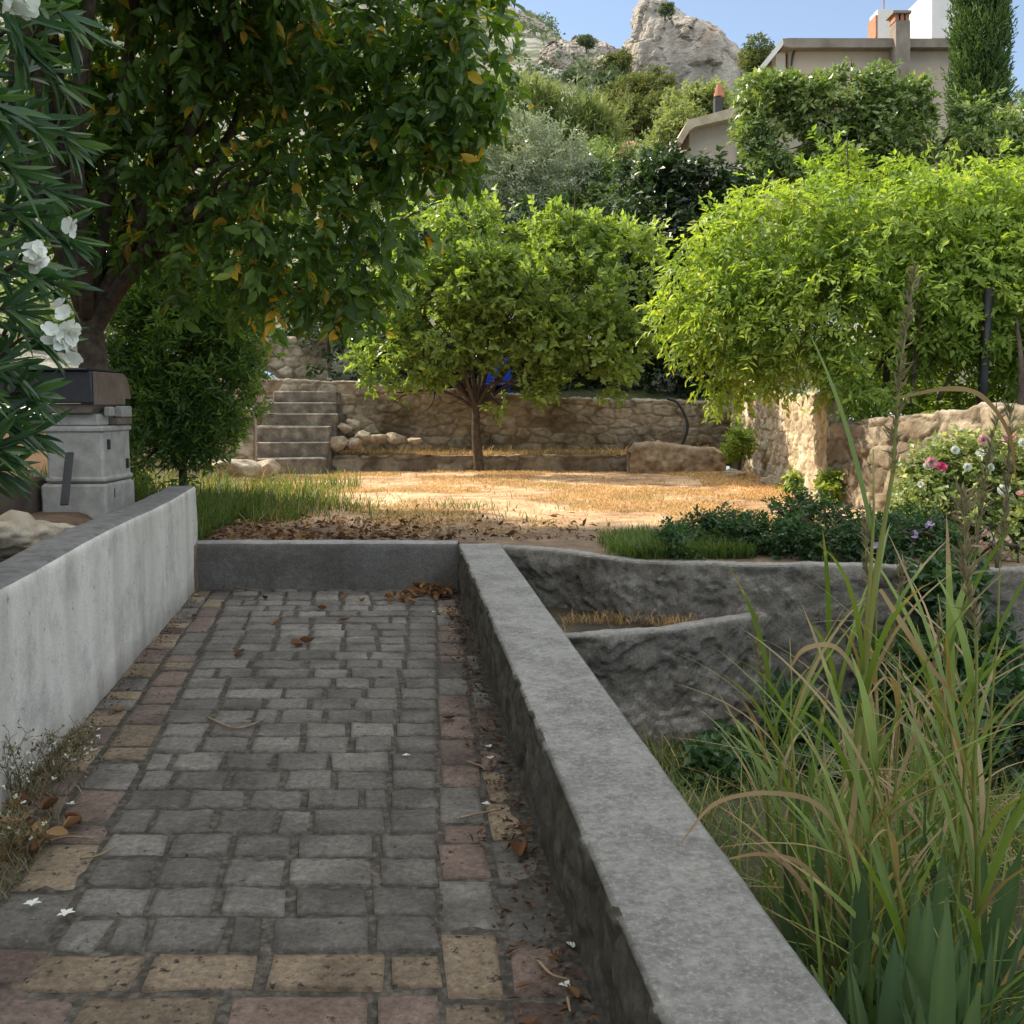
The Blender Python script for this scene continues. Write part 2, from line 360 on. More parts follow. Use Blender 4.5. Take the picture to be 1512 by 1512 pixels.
def profile_wall(name, pts, ztop, zbot, thick, side, res, disp, mat, parent=None, resz=None):
    """wall following a polyline: front face, rounded top and back face displaced as one skin, ends closed"""
    pts = np.asarray(pts, float); seg = np.linalg.norm(np.diff(pts, axis=0), axis=1); cum = np.concatenate([[0], np.cumsum(seg)])
    ns = max(3, int(cum[-1] / res)); s = np.linspace(0, cum[-1], ns)
    P = np.stack([np.interp(s, cum, pts[:, 0]), np.interp(s, cum, pts[:, 1])], 1)
    k = max(1, int(.15 / res)); 
    T = unit(np.gradient(P, axis=0)); T = unit(np.stack([np.convolve(np.pad(T[:, i], k, mode='edge'), np.ones(2 * k + 1) / (2 * k + 1), 'valid') for i in (0, 1)], 1))
    n = side * np.stack([-T[:, 1], T[:, 0]], 1)
    zt = np.broadcast_to(ztop(s) if callable(ztop) else ztop, s.shape).astype(float); zb = np.broadcast_to(zbot(s) if callable(zbot) else zbot, s.shape).astype(float)
    h = (zt - zb).max(); nz = max(2, int(h / (resz or res))); nt_ = max(2, int(thick / res))
    rows = [(0, t) for t in np.linspace(0, 1, nz)] + [(1, t) for t in np.linspace(0, 1, nt_ + 1)[1:-1]] + [(2, t) for t in np.linspace(1, 0, nz)]
    V = np.zeros((ns, len(rows), 3)); O = np.zeros_like(V); TL = np.zeros((ns, len(rows)))
    bev = min(.02, thick * .15)
    for j, (w, t) in enumerate(rows):
        z = zb + (zt - zb) * t
        if w == 0: V[:, j, :2] = P; V[:, j, 2] = z; O[:, j, :2] = -n; TL[:, j] = z; e = t == 1
        elif w == 1: V[:, j, :2] = P + n * thick * t; V[:, j, 2] = zt; O[:, j, 2] = 1; TL[:, j] = zt + thick * t; e = False
        else: V[:, j, :2] = P + n * thick; V[:, j, 2] = z; O[:, j, :2] = n; TL[:, j] = zt + thick + (zt - z); e = t == 1
        if e:
            O[:, j, 2] = 1; V[:, j] -= O[:, j] * bev * .5
    O = unit(O)
    S = np.repeat(s[:, None], len(rows), 1)
    d, at = disp(S.ravel(), TL.ravel(), V.reshape(-1, 3))
    V = V.reshape(-1, 3) + O.reshape(-1, 3) * d[:, None]
    F = [grid_faces(ns, len(rows)), np.array([list(range(len(rows)))[::-1], [(ns - 1) * len(rows) + j for j in range(len(rows))]])]
    if side < 0: F = [f[:, ::-1] for f in F]
    return mk(name, V, F, mat, parent, attrs=at, smooth=True)

def stone_disp(seed, cw, ch, depth, rough=.02, mort=.32):
    r = rng(seed)
    def f(s, t, V):
        S = []; y = t.min() - ch; row = 0
        while y < t.max() + ch:
            hh = ch * r.uniform(.75, 1.25); x = s.min() - cw + r.uniform(0, cw)
            while x < s.max() + cw:
                w = cw * r.uniform(.55, 1.5); S.append((x + w / 2 , y + hh / 2 + r.normal(0, .16) * ch)); x += w
            y += hh; row += 1
        S = np.array(S); sc = np.array([1 / cw * .72, 1 / ch])
        wob = .26 * np.stack([fbm(V * 6, 2), fbm(V * 6 + 31, 2)], 1)
        F1, F2, ID = voro(np.stack([s, t], 1) * sc + wob, S * sc)
        m = sstep(.02, mort * .55, F2 - F1)
        val = r.random(len(S)); off = r.normal(0, .35, len(S))
        d = depth * (m - 1) + depth * off[ID] * m + rough * .7 * fbm(V * 8, 3) + rough * .45 * fbm(V * 21, 4)
        return d, {'v': np.clip(val[ID] + .08 * fbm(V * 4, 2), 0, 1), 'm': m}
    return f
def rough_disp(a1, f1, a2, f2, sharp=False, topfix=None):
    def f(s, t, V):
        d = a1 * fbm(V * f1, 5) + a2 * fbm(V * f2, 4)
        if sharp:                                    # render broken off in flat flakes with sharp little edges
            q = fbm(V * f1 * .75 + 50, 5) * 4.5; fl = np.floor(q); d = d * .8 + .026 * (fl + sstep(.86, 1.0, q - fl)) + .010 * sstep(.1, .35, fbm(V * 5 + 9, 4))
            d = d - .02 * sstep(.022, 0.0, np.abs(fbm(V * [2.2, 2.2, 3.2] + 80, 4)))
        if topfix is not None: d = d * np.where(t > topfix, .16, .16 + .84 * sstep(topfix, topfix - .09, t))
        return d, {'v': np.full(len(V), .5), 'm': np.ones(len(V))}
    return f

def icosphere(sub=3):
    import bmesh
    bm = bmesh.new(); bmesh.ops.create_icosphere(bm, subdivisions=sub, radius=1)
    V = np.array([v.co[:] for v in bm.verts]); F = np.array([[v.index for v in f.verts] for f in bm.faces]); bm.free(); return V, F
ICO3 = icosphere(4); ICO2 = icosphere(3)
def boulder(name, c, r, seed, mat, label, cat='stone', group=None, ang=.35, flat=.75):
    V, F = ICO3; q = rng(seed)
    D = unit(q.normal(size=(17, 3))); h = q.uniform(.52, .95, 17)
    rad = np.ones(len(V))
    for d, k in zip(D, h):                       # chop with planes for a broken facetted stone
        dot = V @ d; rad = np.minimum(rad, np.where(dot > .05, k / np.maximum(dot, .05), 9))
    rad = rad * (1 + ang * .35 * fbm(V * 2 + seed, 4) + .13 * fbm(V * 5 + seed, 5))
    W = V * rad[:, None] * np.asarray(r); c = np.asarray(c, float)
    o = thing(name, label, cat, (c[0], c[1], c[2]), group) if False else mk(name, W, F, mat, None, attrs={'v': np.full(len(V), .5)}, smooth=True, local=True)
    o.location = c; tag(o, label, cat, group); return o

# ---- leaves
T_KITE = (np.array([(0, 0, 0), (.5, .42, .10), (0, 1, -.06), (-.5, .42, .10)]), np.array([(0, 1, 2), (0, 2, 3)]))
T_LEAF = (np.array([(0, 0, 0), (.36, .26, .07), (0, .27, 0), (-.36, .26, .07), (.42, .58, .05), (0, .62, -.03), (-.42, .58, .05), (0, 1, -.14)]),
          np.array([(0, 1, 2), (0, 2, 3), (1, 4, 5), (1, 5, 2), (2, 5, 6), (2, 6, 3), (4, 7, 5), (5, 7, 6)]))
T_LONG = (np.array([(0, 0, 0), (.34, .2, .02), (-.34, .2, .02), (.5, .5, .015), (0, .5, -.02), (-.5, .5, .015), (.34, .8, -.02), (-.34, .8, -.02), (0, .2, -.01), (0, .8, -.045), (0, 1, -.07)]),
          np.array([(0, 1, 8), (0, 8, 2), (1, 3, 4), (1, 4, 8), (8, 4, 5), (8, 5, 2), (3, 6, 9), (3, 9, 4), (4, 9, 7), (4, 7, 5), (6, 10, 9), (9, 10, 7)]))
def leaf_arrays(P, A, B, L, W, T, v):
    A = unit(A); X = unit(np.cross(A, B)); Nn = np.cross(X, A)
    tv, tf = T; n = len(P)
    L = np.broadcast_to(L, n); W = np.broadcast_to(W, n)
    V = P[:, None] + tv[None, :, 0, None] * W[:, None, None] * X[:, None] + tv[None, :, 1, None] * L[:, None, None] * A[:, None] + tv[None, :, 2, None] * L[:, None, None] * Nn[:, None]
    F = (tf[None] + (np.arange(n) * len(tv))[:, None, None]).reshape(-1, tf.shape[1])
    return V.reshape(-1, 3), F, np.repeat(v, len(tv))
def leaf_mesh(name, P, A, B, L, W, T, v, mat, parent=None, local=False):
    V, F, a = leaf_arrays(P, A, B, L, W, T, v)
    return mk(name, V, F, mat, parent, attrs={'v': a}, local=local)

def sph(r, n): return unit(r.normal(size=(n, 3)))
def clump_points(r, clumps, n, inner=.45, zb=0.0):
    C = np.array([c[0] for c in clumps], float); Rr = np.array([np.broadcast_to(c[1], 3) for c in clumps], float)
    w = (Rr.prod(1)) ** (2 / 3.); k = r.choice(len(C), n, p=w / w.sum()); d = sph(r, n)
    d[:, 2] += zb; d = unit(d)
    rad = inner + (1 - inner) * np.sqrt(r.random(n)); rad *= 1 + r.normal(0, .07, n)
    return C[k] + Rr[k] * d * rad[:, None], d, k
def sprays(r, P, D, ln, K, lL, lW, droop=.3, out=.8, side=.9, jit=.35, up=.7, wild=.55):
    n = len(P); A = unit(D * out + r.normal(0, wild, (n, 3)) + np.array([0, 0, -droop]))
    B = unit(np.array([0, 0, up]) + r.normal(0, .45, (n, 3)) + D * .35)
    X = unit(np.cross(A, B)); ln = ln * r.uniform(.6, 1.3, n)
    t = (np.arange(K) + .5) / K; sg = np.where(np.arange(K) % 2 == 0, 1., -1.)
    pos = P[:, None] + A[:, None] * (ln[:, None] * t)[..., None] + np.array([0, 0, -1.]) * (droop * .5 * ln[:, None] * t ** 2)[..., None]
    ax = A[:, None] * .75 + X[:, None] * (sg * side)[None, :, None] + r.normal(0, jit, (n, K, 3)) + np.array([0, 0, -droop * .5])
    nb = B[:, None] + r.normal(0, jit * .8, (n, K, 3))
    s = r.uniform(.55, 1.35, (n, K))
    v = np.clip(np.repeat(r.random(n)[:, None], K, 1) * .5 + r.random((n, K)) * .5, 0, 1)
    f = lambda a: a.reshape(-1, 3)
    return f(pos), f(ax), f(nb), (lL * s).ravel(), (lW * s).ravel(), v.ravel()

def blob(r, c, rad, n, rc, shell=.75):
    d = sph(r, n); k = shell * r.random(n) ** .4
    return [(np.asarray(c) + np.asarray(rad) * dd * kk, rc * r.uniform(.7, 1.3) * np.array([1, 1, .85])) for dd, kk in zip(d, k)]

def limbs(r, base, fork, clumps, r0, n, mat, parent, name='trunk', extra=None, rtip=.012):
    mb = MB(); base = np.asarray(base, float); fork = np.asarray(fork, float)
    mid = (base + fork) / 2 + np.append(r.normal(0, .03, 2), 0)
    mb.add(*tube(curve([base - [0, 0, .15], base + (mid - base) * .3, mid, fork], 5), np.linspace(r0 * 1.25, r0 * .8, 16), 10))
    idx = r.choice(len(clumps), min(n, len(clumps)), replace=False)
    for i in idx:
        e = np.asarray(clumps[i][0]); m = fork + (e - fork) * .5 + r.normal(0, .10, 3) * np.linalg.norm(e - fork) + [0, 0, .05]
        c = curve([fork - (fork - base) * .12, m, e], 7); mb.add(*tube(c, np.linspace(r0 * .5, rtip, len(c)), 6))
        for q in range(3):
            k = r.integers(5, len(c) - 2); e2 = c[k] + unit(r.normal(size=3) + (e - fork) * .8) * np.linalg.norm(e - fork) * .4
            cc = curve([c[k], (c[k] + e2) / 2 + r.normal(0, .04, 3), e2], 4); mb.add(*tube(cc, np.linspace(r0 * .22, rtip * .6, len(cc)), 5))
    for p, ra in (extra or []): mb.add(*tube(curve(p, 7), np.linspace(ra[0], ra[1], 7 * (len(p) - 1) + 1), 8))
    return mb.build(name, mat, parent, smooth=True)

def tree(name, label, cat, base, fork, clumps, seed, nspray, K, ln, lL, lW, mat, T=T_KITE, r0=.1, nl=10, inner=.4, group=None, bark=None, extra=None, crown='crown', zb=0., gap=-.13, **kw):
    r = rng(seed); t = thing(name, label, cat, tuple(base), group)
    limbs(r, base, fork, clumps, r0, nl, bark or M['bark'], t, extra=extra)
    P, D, k = clump_points(r, clumps, int(nspray * 1.25), inner, zb)
    rad = np.mean([np.mean(c[1]) for c in clumps]); q = fbm(P * (1.0 / rad) + seed, 2) > gap
    P, D = P[q], D[q]
    tone = .30 * fbm(P * (.9 / rad) + seed + 40, 3)
    leaf_mesh(crown, *sprays(r, P, D, ln, K, lL, lW, **kw)[:5], T, tone_v(sprays_v(r, len(P), K), np.repeat(tone, K), mat), mat, t)
    return t
def tone_v(v, tone, mat):
    return v if mat.name == 'dark_broad_leaf' else np.where(v > .93, v, np.clip(v + tone, 0, .93))
def sprays_v(r, n, K): return np.clip(np.repeat(r.random(n)[:, None], K, 1) * .5 + r.random((n, K)) * .5, 0, 1).ravel() if False else np.clip((np.repeat(r.random(n)[:, None], K, 1) * .45 + r.random((n, K)) * .55), 0, 1).ravel()

# ---- grass blades
def blade_arrays(r, P, h, w, lean, bend, seg=3, v=None, az=None):
    n = len(P); a = r.uniform(0, 2 * math.pi, n) if az is None else az
    dirx = np.stack([np.cos(a), np.sin(a), np.zeros(n)], 1); side = np.stack([-np.sin(a), np.cos(a), np.zeros(n)], 1)
    t = np.linspace(0, 1, seg + 1)
    hz = h[:, None] * (t - bend[:, None] * .45 * t ** 2.2)
    hx = h[:, None] * (lean[:, None] * t + bend[:, None] * .75 * t ** 2)
    c = P[:, None] + dirx[:, None] * hx[..., None] + np.array([0, 0, 1.]) * hz[..., None]
    ww = w[:, None] * (np.array([.8, 1, .75, .5, .3, .2])[np.linspace(0, 3, seg + 1).astype(int)] if seg <= 3 else np.interp(t, [0, .25, .6, 1], [.7, 1, .8, .12]))[None, :]
    ww = ww * np.where(t >= .999, .15, 1)[None]
    V = np.stack([c - side[:, None] * ww[..., None] / 2, c + side[:, None] * ww[..., None] / 2], 2).reshape(n, -1, 3)
    q = np.array([(2 * i, 2 * i + 1, 2 * i + 3, 2 * i + 2) for i in range(seg)])
    F = (q[None] + (np.arange(n) * 2 * (seg + 1))[:, None, None]).reshape(-1, 4)
    v = r.random(n) if v is None else v
    return V.reshape(-1, 3), F, np.repeat(v, 2 * (seg + 1)) if v.ndim == 1 else v.ravel()
def blades(name, r, P, h, w, lean, bend, mat, parent=None, seg=3, v=None, az=None, local=False):
    V, F, a = blade_arrays(r, P, h, w, lean, bend, seg, v, az); return mk(name, V, F, mat, parent, attrs={'v': a}, local=local)

# ------------------------------------------------------------------ world, sun, camera
w = bpy.data.worlds.new('World'); scn.world = w; w.use_nodes = True
nt = w.node_tree; bg = nt.nodes['Background']; sky = nt.nodes.new('ShaderNodeTexSky'); sky.sky_type = 'NISHITA'; sky.sun_disc = False
el = math.asin(SUN[2]); sky.sun_elevation = el; sky.sun_rotation = math.atan2(SUN[0], SUN[1])
sky.air_density = 1.0; sky.dust_density = .05; sky.ozone_density = 1.0
hs = nt.nodes.new('ShaderNodeHueSaturation'); hs.inputs['Saturation'].default_value = .62
nt.links.new(sky.outputs[0], hs.inputs['Color'])
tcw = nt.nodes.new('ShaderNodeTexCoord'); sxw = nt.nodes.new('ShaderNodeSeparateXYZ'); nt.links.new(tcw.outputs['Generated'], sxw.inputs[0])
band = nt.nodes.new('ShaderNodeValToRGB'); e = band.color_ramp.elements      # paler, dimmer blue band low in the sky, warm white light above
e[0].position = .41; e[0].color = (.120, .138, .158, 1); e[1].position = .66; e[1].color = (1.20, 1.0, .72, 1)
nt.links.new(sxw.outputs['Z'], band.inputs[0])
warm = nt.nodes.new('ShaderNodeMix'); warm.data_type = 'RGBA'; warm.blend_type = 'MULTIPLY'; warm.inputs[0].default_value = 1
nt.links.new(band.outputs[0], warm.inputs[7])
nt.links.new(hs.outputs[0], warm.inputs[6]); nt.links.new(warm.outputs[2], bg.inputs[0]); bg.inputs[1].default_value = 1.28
sl = bpy.data.lights.new('sun', 'SUN'); sl.energy = 8.5; sl.angle = R(.5); sl.color = (1, .87, .64)
so = bpy.data.objects.new('sun', sl); COL.objects.link(so); so.rotation_euler = Vector(-SUN).to_track_quat('-Z', 'Y').to_euler(); so.location = (-20, 20, 30)
cd = bpy.data.cameras.new('camera'); cam = bpy.data.objects.new('camera', cd); COL.objects.link(cam); scn.camera = cam
cam.location = CAM; cam.rotation_euler = (R(90) - PITCH, 0, 0); cd.sensor_width = 36; cd.lens = 36; cd.clip_end = 3000; cd.clip_start = .05
scn.view_settings.view_transform = 'Standard'; scn.view_settings.look = 'None'; scn.view_settings.exposure = 0
scn.cycles.max_bounces = 8; scn.cycles.transmission_bounces = 4

# ------------------------------------------------------------------ lines of the layout
xL = lambda y: -2.0 - .152 * (y - 3.9)          # inner face of the white wall
xP = lambda y: .274 - .1104 * (y - 1.98)        # inner face of the parapet
gl = lambda y: -1.35 - .182 * (y - 2.9)         # grey paving, left edge
gr = lambda y: -.19 - .075 * (y - 2.77)         # grey paving, right edge
YK = 8.8
BED = [(-.12, 8.56), (.51, 8.17), (.925, 7.82), (1.73, 7.62), (2.65, 7.5), (3.69, 7.37), (6.5, 7.15)]
def ybed(x): return np.interp(x, [p[0] for p in BED], [p[1] for p in BED])

def sheet(name, x0, x1, y0, y1, res, zf, mat, yres=None, clip=None):
    nx = int((x1 - x0) / res) + 2; ny = int((y1 - y0) / (yres or res)) + 2
    X, Y = np.meshgrid(np.linspace(x0, x1, nx), np.linspace(y0, y1, ny), indexing='ij')
    X = X if clip is None else np.minimum(X, clip(Y)); Z = zf(X, Y); o = mk(name, np.stack([X, Y, Z], -1).reshape(-1, 3), grid_faces(nx, ny)[:, ::-1][:, [0, 1, 2, 3]], mat, smooth=True)
    o.data.flip_normals() if o.data.polygons[0].normal.z < 0 else None
    tag(o, kind='structure'); return o

# ------------------------------------------------------------------ path
def build_path():
    r = rng(11); V = []; F = []; MI = []; A = []; n0 = 0
    def paver(q, mat, hgt=0.0, v=None, rough=.010):
        """q = 4 corners (x,y) anticlockwise; worn stone with a rounded, uneven top"""
        nonlocal n0
        q = np.array(q, float) + r.normal(0, .005, (4, 2)); k = 9
        c = q.mean(0); u = np.linspace(0, 1, k)
        U, W = np.meshgrid(u, u, indexing='ij')
        XY = ((1 - U) * (1 - W))[..., None] * q[0] + (U * (1 - W))[..., None] * q[1] + (U * W)[..., None] * q[2] + ((1 - U) * W)[..., None] * q[3]
        ed = np.minimum(np.minimum(U, 1 - U), np.minimum(W, 1 - W))
        z = hgt + np.where(ed <= 0, -.055, np.where(ed < .2, -.004, 0)) 
        corner = np.minimum(U, 1 - U) + np.minimum(W, 1 - W)
        z = z - np.where((corner < .2) & (ed > 0), .004, 0)
        inn = ed > 0
        XY = np.where(inn[..., None], XY, XY)
        # pull the first inner ring out towards the edge so sides are steep
        Us = np.where((U > 0) & (U < 1), .5 + (U - .5) * 1.42, U); Ws = np.where((W > 0) & (W < 1), .5 + (W - .5) * 1.42, W)
        Us = np.clip(Us, 0.03, .97); Ws = np.clip(Ws, .03, .97); Us = np.where(U == 0, 0, np.where(U == 1, 1, Us)); Ws = np.where(W == 0, 0, np.where(W == 1, 1, Ws))
        XY = ((1 - Us) * (1 - Ws))[..., None] * q[0] + (Us * (1 - Ws))[..., None] * q[1] + (Us * Ws)[..., None] * q[2] + ((1 - Us) * Ws)[..., None] * q[3]
        P = np.concatenate([XY, z[..., None]], -1).reshape(-1, 3)
        P[:, 2] += rough * fbm(P * [22, 22, 0] + 5, 3) * (z.ravel() > -.04) + r.normal(0, .002)
        tx, ty = r.normal(0, .008, 2); P[:, 2] += (P[:, 0] - c[0]) * tx + (P[:, 1] - c[1]) * ty
        V.append(P); f = grid_faces(k, k) + n0; F.append(f); MI.append(np.full(len(f), mat)); A.append(np.full(len(P), r.random() if v is None else v)); n0 += k * k
    def quad(x0, x1, y0, y1, sk=0, g=.008): return [(x0 + g, y0 + g), (x1 - g, y0 + g), (x1 - g + sk, y1 - g), (x0 + g + sk, y1 - g)]
    # field rows, perpendicular to the walls
    y = -1.2; row = 0
    while y < YK - .02:
        if 2.40 < y < 2.60: y = 2.86
        d = min(.215 * r.uniform(.92, 1.1), YK - .01 - y)
        if d < .06: break
        xa, xb = gl(y + d / 2) + r.normal(0, .006), gr(y + d / 2); sk = -.13 * d
        x = xa; first = True
        last = r.uniform(.20, .23)                             # straight outer column on the right
        while x < xb - last - .04:
            wd = r.choice([.235, .235, .235, .12, .35], p=[.5, .2, .16, .08, .06]) * r.uniform(.94, 1.06)
            if first and row % 2 and r.random() < .4: wd *= .62
            first = False
            if xb - last - (x + wd) < .10: wd = xb - last - x
            paver(quad(x, x + wd, y, y + d, sk, .009), 0); x += wd
        paver(quad(xb - last, xb, y, y + d, sk, .007), 0, v=r.uniform(.05, .45))
        y += d; row += 1
    # cross band of yellow and red bricks
    for (ya, yb, mt, off) in ((2.66, 2.85, 1, 0.05), (2.455, 2.645, 2, .22)):
        x = gl(ya) - .05 - off
        while x < gr(ya) - .02:
            wd = min(.37 * r.uniform(.9, 1.08), gr(ya) - x); sk = -.02
            if wd > .08: paver(quad(x, x + wd, ya, yb, sk, .008), mt if r.random() < .88 else 3 - mt, rough=.004)
            x += wd
    # border columns at both walls
    for side in (0, 1):
        for c in (0, 1):
            y = -1.2 + .11 * c
            while y < YK - .05:
                d = min(r.choice([.36, .36, .18, .27]) * r.uniform(.95, 1.05), YK - .02 - y); ym = y + d / 2
                if side == 0:
                    a, b = xL(ym), gl(ym); wd = b - a; x0, x1 = a + wd * c / 2, a + wd * (c + 1) / 2
                else:
                    a, b = gr(ym), xP(ym); x0 = a + .185 * c; x1 = min(a + .185 * (c + 1), b + .01)
                if x1 - x0 > .05:
                    mt = r.choice([0, 1, 2], p=[.18, .30, .52] if side == 0 else [.25, .20, .55])
                    if side == 1 and c == 0 and 2.3 < ym < 2.9: mt = 1
                    paver(quad(x0, x1, y, y + d, -.14 * d if side == 0 else -.10 * d, .007), mt, hgt=-.003, rough=.004)
                y += d
    V = np.concatenate(V); F = np.concatenate(F)
    o = mk('path', V, F[:, ::-1], [M['paver'], M['ybrick'], M['rbrick']], mi=np.concatenate(MI), attrs={'v': np.concatenate(A)}, smooth=True)
    if o.data.polygons[20].normal.z < 0: o.data.flip_normals()
    tag(o, kind='structure')
    sheet('path_bed', -2.9, .7, -2.5, 8.9, .05, lambda X, Y: -.011 + .008 * fbm(p3(X * 9, Y * 9), 3) + .012 * sstep(.12, 0, xP(Y) - X), M['joint'], clip=lambda Y: xP(Y) + .12)
build_path()

# ------------------------------------------------------------------ near walls
yl = np.linspace(-2.5, 8.92, 30)
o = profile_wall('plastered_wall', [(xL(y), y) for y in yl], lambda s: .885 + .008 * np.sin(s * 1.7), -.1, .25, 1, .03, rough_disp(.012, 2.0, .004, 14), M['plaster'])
tag(o, 'low white plastered wall with a dark weathered top along the left of the path', 'wall')
yp = np.linspace(-2.5, 8.74, 30)
def parapet_disp(s, t, V):
    side = (t < .385)
    sd, sa = stone_disp(77, .26, .17, .010, .030, .3)(s, t, V)
    chip = -.012 * sstep(.18, .5, fbm(V * [9, 9, 0], 4)) * (np.abs(t - .4) < .012)
    d = chip + np.where(side, sd - .012, .004 * fbm(V * 3, 3) + .0022 * fbm(V * 40, 2))
    edge = np.abs(t - .4) < .03
    return d, {'v': np.full(len(V), .5), 'm': np.ones(len(V))}
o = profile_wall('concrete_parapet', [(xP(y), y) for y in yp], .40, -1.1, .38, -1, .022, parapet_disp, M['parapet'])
tag(o, 'low parapet wall with a flat grey concrete top running along the right of the path', 'wall')
o = profile_wall('kerb_wall', [(-2.92, YK), (-.47, YK - .02)], .40, -.1, .22, 1, .03, rough_disp(.006, 3, .003, 20), M['kerb'])
tag(o, 'low concrete step closing the far end of the paved path', 'kerb')
o = profile_wall('cement_retaining_wall', BED, lambda s: .40 + .006 * np.sin(s * 3), -1.15, .15, 1, .02, rough_disp(.045, 3.0, .034, 11, True, .385), M['render'])
tag(o, 'long rough grey cement retaining wall holding up the shrub bed right of the parapet', 'wall')
o = profile_wall('cement_planter_wall', [(-.15, 6.82), (.41, 6.98), (.94, 7.13), (1.5, 7.28), (1.9, 7.47)], lambda s: .0 + .055 * sstep(1.3, 2.1, s) + .006 * np.sin(s * 5), -1.15, .13, 1, .02, rough_disp(.04, 3.2, .032, 12, True, -.005), M['render'])
tag(o, 'short curved cement wall edging a narrow planter below the retaining wall', 'wall')

# ------------------------------------------------------------------ grounds
def bump_z(a, f): return lambda X, Y: a * fbm(p3(X * f, Y * f), 4)
zt = bump_z(.035, 1.3)
def z_terrace(X, Y):
    z = .385 + zt(X, Y) * sstep(8.9, 9.6, Y) 
    z = z + .37 * sstep(-2.9, -3.4, X) * sstep(10.5, 9.0, Y)
    z = z - 3.0 * (Y < np.where(X > -.3, ybed(X) + .06, 8.88)) * (X > -2.7)
    return z
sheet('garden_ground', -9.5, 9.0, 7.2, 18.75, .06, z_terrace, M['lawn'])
sheet('bank_ground', -9.5, -2.2, -3, 7.3, .08, lambda X, Y: np.where(X > xL(Y) - .2, -.2, .74 + .05 * fbm(p3(X * 1.5, Y * 1.5), 4)), M['dark_earth'])
sheet('pit_ground', .15, 9.0, -3, 7.9, .06, lambda X, Y: -.1 - .167 * np.clip(Y - 2, 0, 5) + .04 * fbm(p3(X * 1.7, Y * 1.7), 4), M['dark_earth'])
sheet('planter_soil', -.2, 1.86, 6.9, 8.6, .05, lambda X, Y: np.where(Y > np.interp(X, [-.15, .41, .94, 1.5, 1.9], [6.93, 7.09, 7.24, 7.39, 7.57]), -.07 + .02 * fbm(p3(X * 5, Y * 5), 3), -1.3), M['dark_earth'])  # dark earth puts the planter's shading into the soil colour
sheet('upper_terrace', -9.5, 4.3, 18.6, 20.0, .06, lambda X, Y: .66 + .02 * fbm(p3(X * 2, Y * 2), 3), M['earth'])
sheet('side_terrace', 3.9, 16, 7.6, 20.5, .12, lambda X, Y: np.where(X < np.interp(Y, [8.4, 10, 12.3, 12.5, 15, 17, 20], [5.15, 4.75, 4.22, 4.1, 4.3, 4.4, 4.45]), -.5, 1.2 + .05 * fbm(p3(X, Y), 3)), M['dark_earth'])

def z_hill(X, Y):
    z = 1.55 + .33 * np.clip(Y - 20.5, 0, 79.5) + (.43 - .19 * sstep(4, 22, X)) * np.clip(Y - 100, 0, 150) - .1 * np.clip(Y - 250, 0, 400)
    k = sstep(30, 110, Y)
    z = z + k * 3 * fbm(p3(X * .03, Y * .03), 4) + 4 * sstep(110, 200, Y) * fbm(p3(X * .02 + 3, Y * .02), 5)
    z = z + sstep(120, 250, Y) * (np.clip(-(X) - 0, 0, 80) * .22 - np.clip(X - 10, 0, 90) * .30)
    return z
def hill_mat():
    m, nt, b = newmat('limestone_hillside')
    rock = ramp(nt, [(.3, (.15, .14, .125)), (.6, (.29, .275, .255)), (.75, (.40, .385, .36))], noise(nt, .12, 9, .65))
    grn = ramp(nt, [(.35, (.045, .06, .025)), (.65, (.11, .125, .05))], noise(nt, .5, 8, .7))
    c = mixc(nt, rock, grn, ramp(nt, [(.43, (0, 0, 0)), (.53, (1, 1, 1))], noise(nt, .07, 9, .7)))
    nt.links.new(c, b.inputs['Base Color']); bump(nt, b, noise(nt, .5, 8, .7), 1.0, .8); return m
M['hill'] = hill_mat()
sheet('hillside', -260, 260, 20.0, 640, 2.6, z_hill, M['hill'])

def rock_mat():
    m, nt, b = newmat('limestone_cliff')
    c = ramp(nt, [(.25, (.29, .245, .20)), (.5, (.45, .395, .335)), (.72, (.58, .52, .45))], noise(nt, .10, 9, .65))
    st = noise(nt, 1, 6, .6, stretched(nt, .35, .35, .035))
    c = mixc(nt, c, ramp(nt, [(.35, (.55, .52, .5)), (.6, (1.05, 1.05, 1.05))], st), .7, 'MULTIPLY')
    c = mixc(nt, c, (.40, .27, .19), ramp(nt, [(.60, (0, 0, 0)), (.72, (.6, .6, .6))], noise(nt, .07, 5)))
    c = mixc(nt, c, (.10, .09, .08), ramp(nt, [(.66, (0, 0, 0)), (.70, (1, 1, 1))], noise(nt, .25, 5)))
    nt.links.new(c, b.inputs['Base Color']); bump(nt, b, noise(nt, .6, 9, .7), 1.2, 1.0); return m
M['limestone'] = rock_mat()
